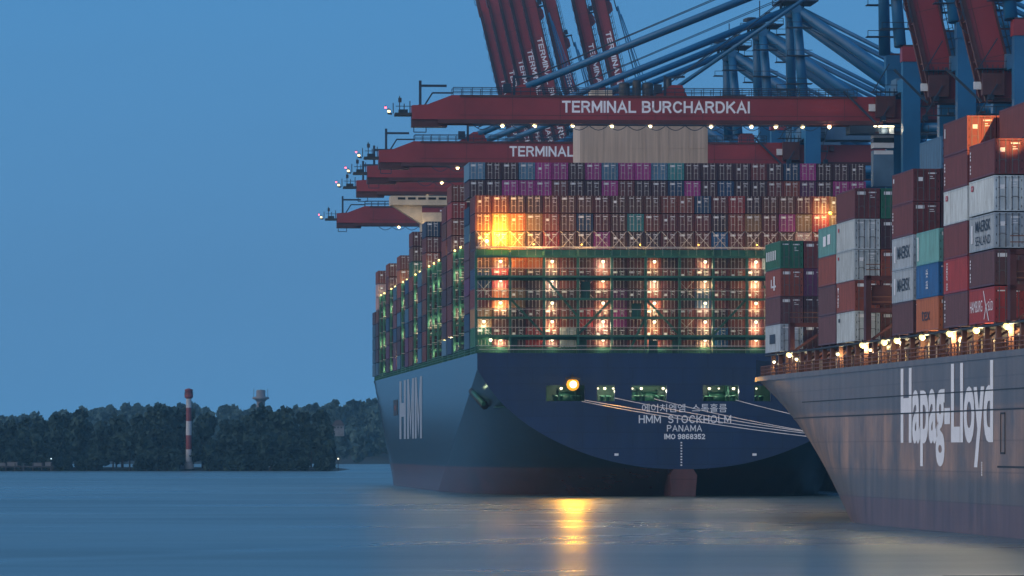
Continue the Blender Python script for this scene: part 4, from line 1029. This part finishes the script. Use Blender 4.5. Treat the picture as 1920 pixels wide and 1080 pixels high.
gbay('G', 0, ['red', 'greymaroon', 'grey', 'white', 'maroon'], pitch=3.0, marks={0: multi(wrd('HAMBURG', 11.6, .95, 6.0, .95, 'letter_white', .0), star(3.9, 1.4), wrd('SÜD', 2.9, .95, 2.4, .95, 'letter_white', .0)), 1: idv,
     2: multi(wrd('MAERSK', 9.1, 1.55, 7.2, .95, 'dark_mark', .012), wrd('SEALAND', 9.1, .45, 7.2, .75, 'dark_mark', .0), rect(11, 10.4, .7, 2.2)), 3: multi(rect(11, 9.9, 2.05, 2.5, 'red_mark'), rect(10.6, 10.2, 2.15, 2.4)), 4: idv}, extra={0: ' with white name and starburst', 2: ' with two dark words', 3: ' with a red mark'})
gbay('G', 1, ['maroon', 'dark', 'dark', 'grey', 'dark', 'maroon'], pitch=3.0)

# added sodium floodlight mast, out of view to the right, lighting the topmost doors
b = MB(); b.tube((-9, 4, 17.4), (-9, 4, 58), .35, 'dark_red_steel', 10, .22); b.box(-10.4, -8.6, 3.4, 4.6, 57.4, 57.6, 'dark_red_steel')
for k in range(17): b.bar((-9.4, 3.6, 19 + k * 2.2), (-8.6, 3.6, 19 + k * 2.2), .05, 'dark_red_steel')
fm = b.build('added_floodlight_mast', grey)
o = lamp_part(fm, (-10, 3.2, 56.6), 'lamp_sodium', .35, 'sodium_floodlight')
light(o, (0, .5, 0), 400000, (1.0, .36, .10), .25, 'SPOT', (-12.4, 43.2, -22.2), 7); light(o, (0, .4, -.2), 300000, (1.0, .42, .12), .25, 'SPOT', (-12.3, 30.0, -24.0), 4)

# inner rows out of sight behind those
HB = []
for bay, n in (('A', 4), ('B', 4), ('C', 5), ('D', 5), ('E', 3), ('F', 6), ('G', 5)):
    for col in range(2 if bay not in 'ACD' else 3, 19):
        for t_ in range(n): HB.append((-23.9 + col * 2.53, BAYY[bay], 17.45 + 2.935 * t_, 2.896, rb.choice(('maroon', 'dark', 'brown', 'redbrown', 'maroon', 'grey'))))
bulk('stacked_containers', HB, GF, 'inner rows of containers standing deep on the near grey ship')

# ------------------------------------------------------------------ gantry cranes on the quay
def make_crane(name_label, up=False, lit=True, angle=75.0, group=None, trolley=False, cap=True):
    root = thing('gantry_crane', name_label, 'crane', group=group)
    BZ = 58.2
    for y in (-9, 9):
        b = MB(); b.box(-1.35, 1.35, y - 1.1, y + 1.1, 5.8, 66.9, 'crane_blue'); o = b.build('waterside_leg', root)
        b = MB(); b.box(-1.5, 1.5, y - 1.25, y + 1.25, 66.9, 69.2, 'crane_red' if y < 0 and cap else 'crane_blue'); b.box(-1.2, 1.2, y - .9, y + .9, 69.2, 69.5, 'rail_brown'); b.build('leg_cap', o)
        b = MB(); b.tube((-1.6, y * .97, 69.3), (-2.4, y * .55, 86), .95, 'crane_blue', 12, .8)
        for z in (72, 77, 82): b.box(-4.6, 0, y * .9 - 1.2, y * .9 + 1.2, z, z + .15, 'crane_dark'); b.tube((-4.5, y * .9 - 1.1, z + 1), (0, y * .9 - 1.1, z + 1), .05, 'crane_dark', 4); b.tube((-4.5, y * .9 - 1.1, z), (-4.5, y * .9 - 1.1, z + 1), .05, 'crane_dark', 4)
        b.build('pylon', root)
        b = MB(); b.box(28.8, 31.2, y - 1.0, y + 1.0, 5.8, 61, 'crane_blue'); b.build('landside_leg', root)
        b = MB(); b.tube((1, y, 56.8), (29, y, 56.8), .75, 'crane_blue', 12); b.tube((1, y, 54.5), (14, y, 45), .8, 'crane_blue', 12); b.tube((14, y, 45), (29, y, 30), .8, 'crane_blue', 12); b.box(1, 29, y - .8, y + .8, 19, 21.5, 'crane_blue'); b.build('portal_brace', root)
        b = MB(); b.tube((-2.2, y * .56, 85.5), (33, y * .8, 61), .95, 'crane_blue', 12); b.build('back_leg', root)
        b = MB(); b.tube((-2.0, y * .5, 86), (46, y * .3, 62.5), .38, 'crane_blue', 8); b.tube((-2.0, y * .5, 84.6), (44, y * .3, 62.2), .34, 'crane_blue', 8); b.build('backstay', root)
        b = MB()
        for k in range(15):
            z = 8 + 4 * k; b.box(1.4, 2.7, y - 1.0, y + 1.0, z, z + .12, 'crane_dark'); b.tube((2.6, y - .9, z), (2.6, y - .9, z + 1.1), .05, 'crane_dark', 4); b.tube((1.45, y - .9, z + .1), (2.6, y - .9, z + 4), .07, 'crane_dark', 4)
        b.build('ladder', root)
    b = MB(); b.tube((-2.4, -6, 85.6), (-2.4, 6, 85.6), .9, 'crane_blue', 10); b.box(-5.5, 1.5, -6, 6, 87, 87.2, 'crane_dark')
    for x in (-5.4, -3, -.6, 1.4):
        for y in (-5.9, 5.9): b.tube((x, y, 87), (x, y, 88.2), .06, 'crane_dark', 4)
    for y in (-5.9, 5.9): b.tube((-5.4, y, 88.2), (1.4, y, 88.2), .06, 'crane_dark', 4); b.tube((-5.4, y, 87.7), (1.4, y, 87.7), .05, 'crane_dark', 4)
    for i, (x, y) in enumerate(((-5, -3), (-4.4, 0), (-3.6, 3), (-1, -4))): b.lathe([(.9, -.25), (.9, .25)], 'crane_dark', (x, y, 88 + .4 * i), 10); b.tube((x, y, 85.6), (x, y, 88 + .4 * i), .15, 'crane_dark', 6)
    b.bar((-2.4, 0, 87), (-2.4, 0, 92), .09, 'crane_dark'); b.build('apex_platform', root)
    b = MB(); b.box(-1.3, 1.3, -8, 8, 62.4, 64.4, 'crane_blue'); b.build('cross_beam', root); b = MB(); b.box(-1.1, 1.1, -8, 8, 16.5, 18.5, 'crane_blue'); b.build('cross_beam', root); b = MB(); b.box(29, 31, -8, 8, 57.2, 57.9, 'crane_blue'); b.build('cross_beam', root)
    g = MB(); g.box(-3.0, 52, -1.8, 1.8, BZ, BZ + 3.4, 'crane_red'); g.box(-3.0, 52, -2.3, -1.8, BZ - .25, BZ + .3, 'rail_brown'); g.box(-3.0, 52, 1.8, 2.3, BZ - .25, BZ + .3, 'rail_brown'); go_ = g.build('girder', root)
    b = MB(); b.box(-4.6, -1.6, -3.4, -1.9, BZ + .6, BZ + 3.8, 'rail_brown'); b.box(-5.6, -4.6, -2.4, -1.85, BZ + 1.5, BZ + 2.6, 'cab_white'); b.bar((-9.6, -2.5, BZ + 4.6), (-4.6, -2.5, BZ - .3), .16, 'crane_dark')
    for k in range(6): b.bar((-4.6 + k * .7, -3.4, BZ + 3.8), (-4.6 + k * .7, -3.4, BZ + 5), .06, 'crane_dark')
    for k in range(9):
        xx = -5 + k * 1.1; b.bar((xx, -3.6, BZ - 2.2), (xx, -3.6, BZ - 1.0), .05, 'crane_dark')
        b.box(xx, xx + .8, -3.5, -2.4, BZ - 2.2 + (k % 3) * 2.2, BZ - 1.7 + (k % 3) * 2.4, 'crane_dark' if k % 2 else 'rail_brown')
    for z in (BZ - 2.2, BZ + 4.4): b.box(-5.4, 5, -3.7, -1.9, z, z + .12, 'crane_dark'); b.bar((-5.4, -3.65, z + 1.1), (5, -3.65, z + 1.1), .05, 'crane_dark'); b.bar((-5.2, -3.6, z), (-2.6, -3.6, z + 4.4), .08, 'crane_dark')
    b.build('hinge_platform', root)
    b = MB(); b.box(3.0, 12.5, -4, 4, BZ + 4.2, BZ + 9.5, 'house_blue'); b.box(2.7, 12.8, -4.3, 4.3, BZ + 9.5, BZ + 9.8, 'crane_dark'); b.box(-1.4, 3.0, -3, 3, BZ + 4.4, BZ + 6.6, 'house_blue'); b.build('machinery_house', root)
    # boom, built level about its hinge
    hx = -3.4
    bo = obj('boom', None, root, (hx, 0, BZ))
    LN = 73.4
    b = MB(); out_ = [(0, 0), (0, 3.75), (-67.2, 3.75), (-71.0, 2.3), (-LN, 2.15), (-LN, 0)]
    b.prism(out_, -1.9, 1.9, 'crane_red')
    for k in range(9): b.box(-6 - k * 7.4, -5.94 - k * 7.4, -1.93, 1.93, .05, 3.7, 'rail_brown')
    b.box(-66, 0, -1.92, 1.92, .62, .70, 'rail_brown'); b.build('boom_box', bo)
    b = MB(); x = -64.0
    while x < -12:
        for q in range(6): b.tube((x + q * .5, -2.75, -.9 - .75 * math.sin(q * .5236)), (x + q * .5 + .5, -2.75, -.9 - .75 * math.sin(q * .5236 + .5236)), .06, 'crane_dark', 4, smooth=False, cap=False)
        x += 3.0
    b.box(-64, -12, -2.85, -2.65, -.9, -.75, 'crane_dark'); b.build('festoon_cable', bo)
    b = MB()
    for y in (-2.15, 2.15): b.box(-LN + 4, 0, y - .3, y + .3, -.55, -.02, 'rail_brown'); b.box(-LN + 4, 0, y - .42, y + .42, -.68, -.55, 'rail_brown')
    for k in range(24): b.box(-3 - k * 3.0, -2.8 - k * 3.0, -1.9, 1.9, -.4, -.03, 'rail_brown')
    b.box(-LN, -LN + 5.5, -1.6, 1.6, -1.15, -.02, 'rail_brown'); b.bar((-LN + .3, -1.6, -1.2), (-LN + .3, -1.6, -2.0), .07, 'crane_dark'); b.bar((-LN + .3, -1.6, -2.0), (-LN + 2.2, -1.6, -2.0), .07, 'crane_dark'); b.bar((-LN + 2.2, -1.6, -2.0), (-LN + 2.2, -1.6, -1.2), .07, 'crane_dark')
    b.build('trolley_rail', bo)
    b = MB()
    for y in (-1.85, 1.85):
        for z in (.6, 1.2): b.tube((-67, y, 3.75 + z), (-4, y, 3.75 + z), .055, 'crane_dark', 4, smooth=False)
        for k in range(43): b.tube((-67 + k * 1.5, y, 3.75), (-67 + k * 1.5, y, 4.95), .05, 'crane_dark', 4, smooth=False)
    b.box(-66, -4, -2.05, -1.92, 3.45, 3.78, 'rail_brown')
    b.build('handrail', bo)
    b = MB(); b.box(-LN - 2.6, -LN, -1.9, 1.9, .6, 1.0, 'steel_dark')
    b.box(-LN - 2.0, -LN - .6, -1.2, .6, 1.0, 1.55, 'crane_dark'); b.bar((-LN - 2.5, -1.8, 2.0), (-LN, -1.8, 2.0), .05, 'crane_dark'); b.bar((-LN - 3, 0, .9), (-LN - 3.7, 0, 1.0), .14, 'steel_dark')
    for x, z in ((-LN - 2.9, 2.5), (-LN - 1.9, 3.6), (-LN - 1.2, 2.4), (-LN - .3, 2.8)): b.bar((x, -1.7, .9), (x, -1.7, z), .07, 'steel_dark')
    b.box(-LN - 2.1, -LN - 1.6, -1.9, -1.4, 2.6, 3.3, 'steel_dark')
    b.bar((-LN + 1.3, -1.5, 2.1), (-LN + 1.3, -1.5, 6.0), .2, 'crane_dark'); b.bar((-LN + 1.3, -1.5, 5.2), (-LN + 5.4, -1.5, 5.2), .18, 'crane_dark'); b.bar((-LN + 2, -1.5, 2.2), (-LN + 3.2, -1.5, 4.1), .12, 'crane_dark'); b.bar((-LN + 3.2, -1.5, 4.1), (-LN + 6.4, -1.5, 4.1), .12, 'crane_dark')
    b.build('tip_platform', bo)
    for x in (-55.6, -32.1):
        b = MB(); b.prism([(x - 3.6, 3.74), (x + 1.6, 3.74), (x + .8, 5.5), (x - .9, 5.5)], -1.3, 1.3, 'crane_red')
        b.bar((x - 1.9, -1.2, 3.8), (x - 1.9, -1.2, 6.9), .2, 'crane_dark'); b.bar((x - 1.9, -1.2, 6.6), (x + 1.2, -1.2, 6.8), .16, 'crane_dark'); b.box(x - 3.6, x - 2.4, -1.5, -.6, 4.2, 5.6, 'crane_dark'); b.build('stay_bracket', bo)
    b = MB(); capitals(b, 'TERMINAL BURCHARDKAI', (-50.1, -1.95, 1.1), (1, 0, 0), (0, 0, 1), 29.3, 1.85, 'letter_white', .088); b.build('lettering', bo)
    if lit:
        for x in (-59.4, -54.4, -48.5, -42.4, -36.4, -26.9, -20.6, -16.8, -12.6, -8.4):
            l = lamp_part(bo, (x, -2.3, -.95), 'lamp_warm', .33, 'boom_lamp', 'rail_brown')
            light(l, (0, -.5, -.2), 240, WARM, .2)
        lamp_part(bo, (-LN - 3.5, 0, 1.3), 'lamp_warm', .26, 'tip_lamp', 'steel_dark'); lamp_part(bo, (-LN - 4.0, 0, 1.9), 'lamp_red', .16, 'tip_lamp', 'steel_dark')
    th = R(angle) if up else 0.0
    bo.rotation_euler = (0, th, 0)
    def bp(x, z): return Vector((hx + x * math.cos(th) + z * math.sin(th), 0, BZ - x * math.sin(th) + z * math.cos(th)))
    for x, r in ((-55.6, .52), (-32.1, .30)):
        for y in (-1, 1):
            p = bp(x, 5.2); b = MB()
            if not up: b.tube((p.x, y * .9, p.z), (-2.6, y * 4.6, 86.2), r, 'crane_blue', 10); b.tube((p.x, y * .9, p.z + 1.2), (-3.2, y * 4.6, 88.4), .07, 'crane_dark', 5)
            else: b.tube((p.x, y * 1.2, p.z), (-2.6 + .01 * x, y * 4.6, 86.2), .14, 'crane_blue', 6); b.tube((p.x + .8, y * 1.2, p.z - 2), (-1.2, y * 4.6, 86.2), .12, 'crane_blue', 6)
            b.build('forestay', root)
    if trolley:
        b = MB(); b.box(-8.6, -2.6, -2.6, 2.6, BZ - 2.0, BZ - .75, 'crane_dark'); b.build('trolley', root)
        b = MB(); b.box(-4.9, -1.7, -2.4, .6, BZ - 2.6, BZ - 1.1, 'cab_white'); b.box(-4.92, -1.68, -2.42, .62, BZ - 3.4, BZ - 2.6, 'window_dark'); b.box(-4.9, -1.7, -2.4, .6, BZ - 4.2, BZ - 3.4, 'cab_white'); b.build('operator_cab', root)
        b = MB(); b.box(-4.9, -1.7, -2.2, .4, BZ - 10.2, BZ - 4.6, 'house_blue'); b.box(-4.8, -1.8, -2.24, .44, BZ - 5.2, BZ - 4.6, 'cab_white'); b.build('headblock', root)
        o = obj('cab_light', None, root, (-3.3, -2.6, BZ - .9)); b = MB(); b.box(-1.6, 1.6, -.1, .1, -.12, .12, 'strip_light'); b.build('cab_lamp', o); light(o, (0, -.6, -.6), 160, WHITE, .3)
    return root
def quay_x(D): return 61.0 - .0662 * (D - 833)
def put(root, X, D, zs=1.0):
    root.location = (X, D, 0); root.rotation_euler = (0, 0, QA); root.scale = (1, 1, zs)
c1 = make_crane('blue crane whose lowered red boom carries the full white lettering above the stern stack', trolley=True)
put(c1, quay_x(833), 833)
c2 = make_crane('blue crane with a lowered red boom second from the top, partly behind the sooty casing', group='cranes with lowered booms')
put(c2, quay_x(957), 957)
KM = kids_map()
for D, lab in ((1010, 'blue crane with a lowered red boom, third from the top of the five level booms'), (1064, 'blue crane with a lowered red boom, fourth from the top of the five level booms'), (1211, 'blue crane with the lowest and farthest level red boom, above the bridge wing')):
    c = dup(c2, None, KM); c['label'] = lab; put(c, quay_x(D) + (1.0 if D > 1200 else 0), D)
r1 = make_crane('blue crane with its maroon boom raised, just right of the full white lettering', up=True, lit=False, angle=77, cap=False, group='cranes with raised booms')
put(r1, 65.5, 786)
KM = kids_map()
def raised(X, D, lab, zs=1.0):
    c = dup(r1, None, KM); c['label'] = lab; put(c, X, D, zs)
    for o in SC.objects:                                    # the older cranes have slimmer booms
        if o.parent == c and o.name.startswith('boom'): o.scale = (1, 1, .70)
    return c
r2 = make_crane('blue crane with its maroon boom raised, at the right edge, above the nearest bay', up=True, lit=False, angle=77, group='cranes with raised booms')
put(r2, 68.0, 725, .935)
for (px, py, i) in ((992, 45, 0), (974, 68, 1), (958, 88, 2), (941, 108, 3), (926, 125, 4)):
    s_ = (842 - py) / 103.8; X = (px - 960) / s_ + 12.2 + 3.4
    raised(X, 10000 / s_, 'distant crane with raised maroon boom, %s from left of the close raised row' % ORD[4 - i])
for (px, D, lab) in ((1120, 1283, 'right-hand one of the two raised maroon booms standing close together'), (1088, 1321, 'left-hand one of the two raised maroon booms standing close together'), (1043, 1396, 'single distant raised maroon boom between the close row and the pair')):
    s_ = 10000. / D; raised((px - 960) / s_ + 15.6, D, 'crane with the ' + lab if False else lab)

# ------------------------------------------------------------------ mooring lines and quay bollards
def npt(px, z, y=0): return NF @ Vector((npx(px), y, z))
ENDS_ = [(Vector((58.5, 716, 6.3)), 'rusty quay bollard holding the farther mooring lines'), (Vector((60.0, 700, 6.3)), 'rusty quay bollard holding the nearer mooring lines')]
for p, lab in ENDS_:
    t = thing('quay_bollard', lab, 'bollard', (p.x + 6, p.y, 5.8)); b = MB(); b.lathe([(.5, 0), (.32, .15), (.3, .6), (.55, .75), (.5, .95), (.05, 1.0)], 'pedestal_brown', n=14); b.build('bollard_head', t)
for px, zz, e, sag, lab in ((1380, 14.4, 0, 1.0, 'pale mooring line from the rightmost lit stern opening'), (1152, 14.7, 0, 1.6, 'pale mooring line from the second lit stern opening, highest of its bundle'), (1226, 14.6, 0, 2.2, 'pale mooring line passing across the end of the white ship name'),
                            (1095, 14.4, 1, 1.6, 'pale mooring line from beside the orange floodlight, upper of two'), (1090, 14.2, 1, 2.2, 'pale mooring line from beside the orange floodlight, lower of two')):
    p = npt(px, zz, -.1); q = ENDS_[e][0] + Vector((6, 0, .2)); b = MB(); pts = []
    for i in range(25):
        u = i / 24; c = p.lerp(q, u); c.z -= sag * 4 * u * (1 - u) * .5; pts.append(c)
    for a, c in zip(pts, pts[1:]): b.tube(a, c,   .06, 'rope_white', 6, cap=False)
    tag(b.build('mooring_line'), lab, 'rope', 'mooring lines of the navy ship')

# ------------------------------------------------------------------ evening haze over the river
USE_HAZE = True
HAZE = 0.85e-4
m = bpy.data.materials.new('haze'); m.use_nodes = True; nt = m.node_tree; nt.nodes.clear()
o_ = nt.nodes.new('ShaderNodeOutputMaterial'); v_ = nt.nodes.new('ShaderNodeVolumePrincipled')
v_.inputs['Color'].default_value = (.38, .78, 1.0, 1); v_.inputs['Density'].default_value = HAZE; v_.inputs['Anisotropy'].default_value = .2
nt.links.new(v_.outputs[0], o_.inputs['Volume']); MATS['haze'] = m
b = MB(); b.box(-2500, 2500, -200, 4300, -8, 150, 'haze')
if USE_HAZE: tag(b.build('haze'), 'thin blue evening haze over the river', 'haze', kind='stuff')
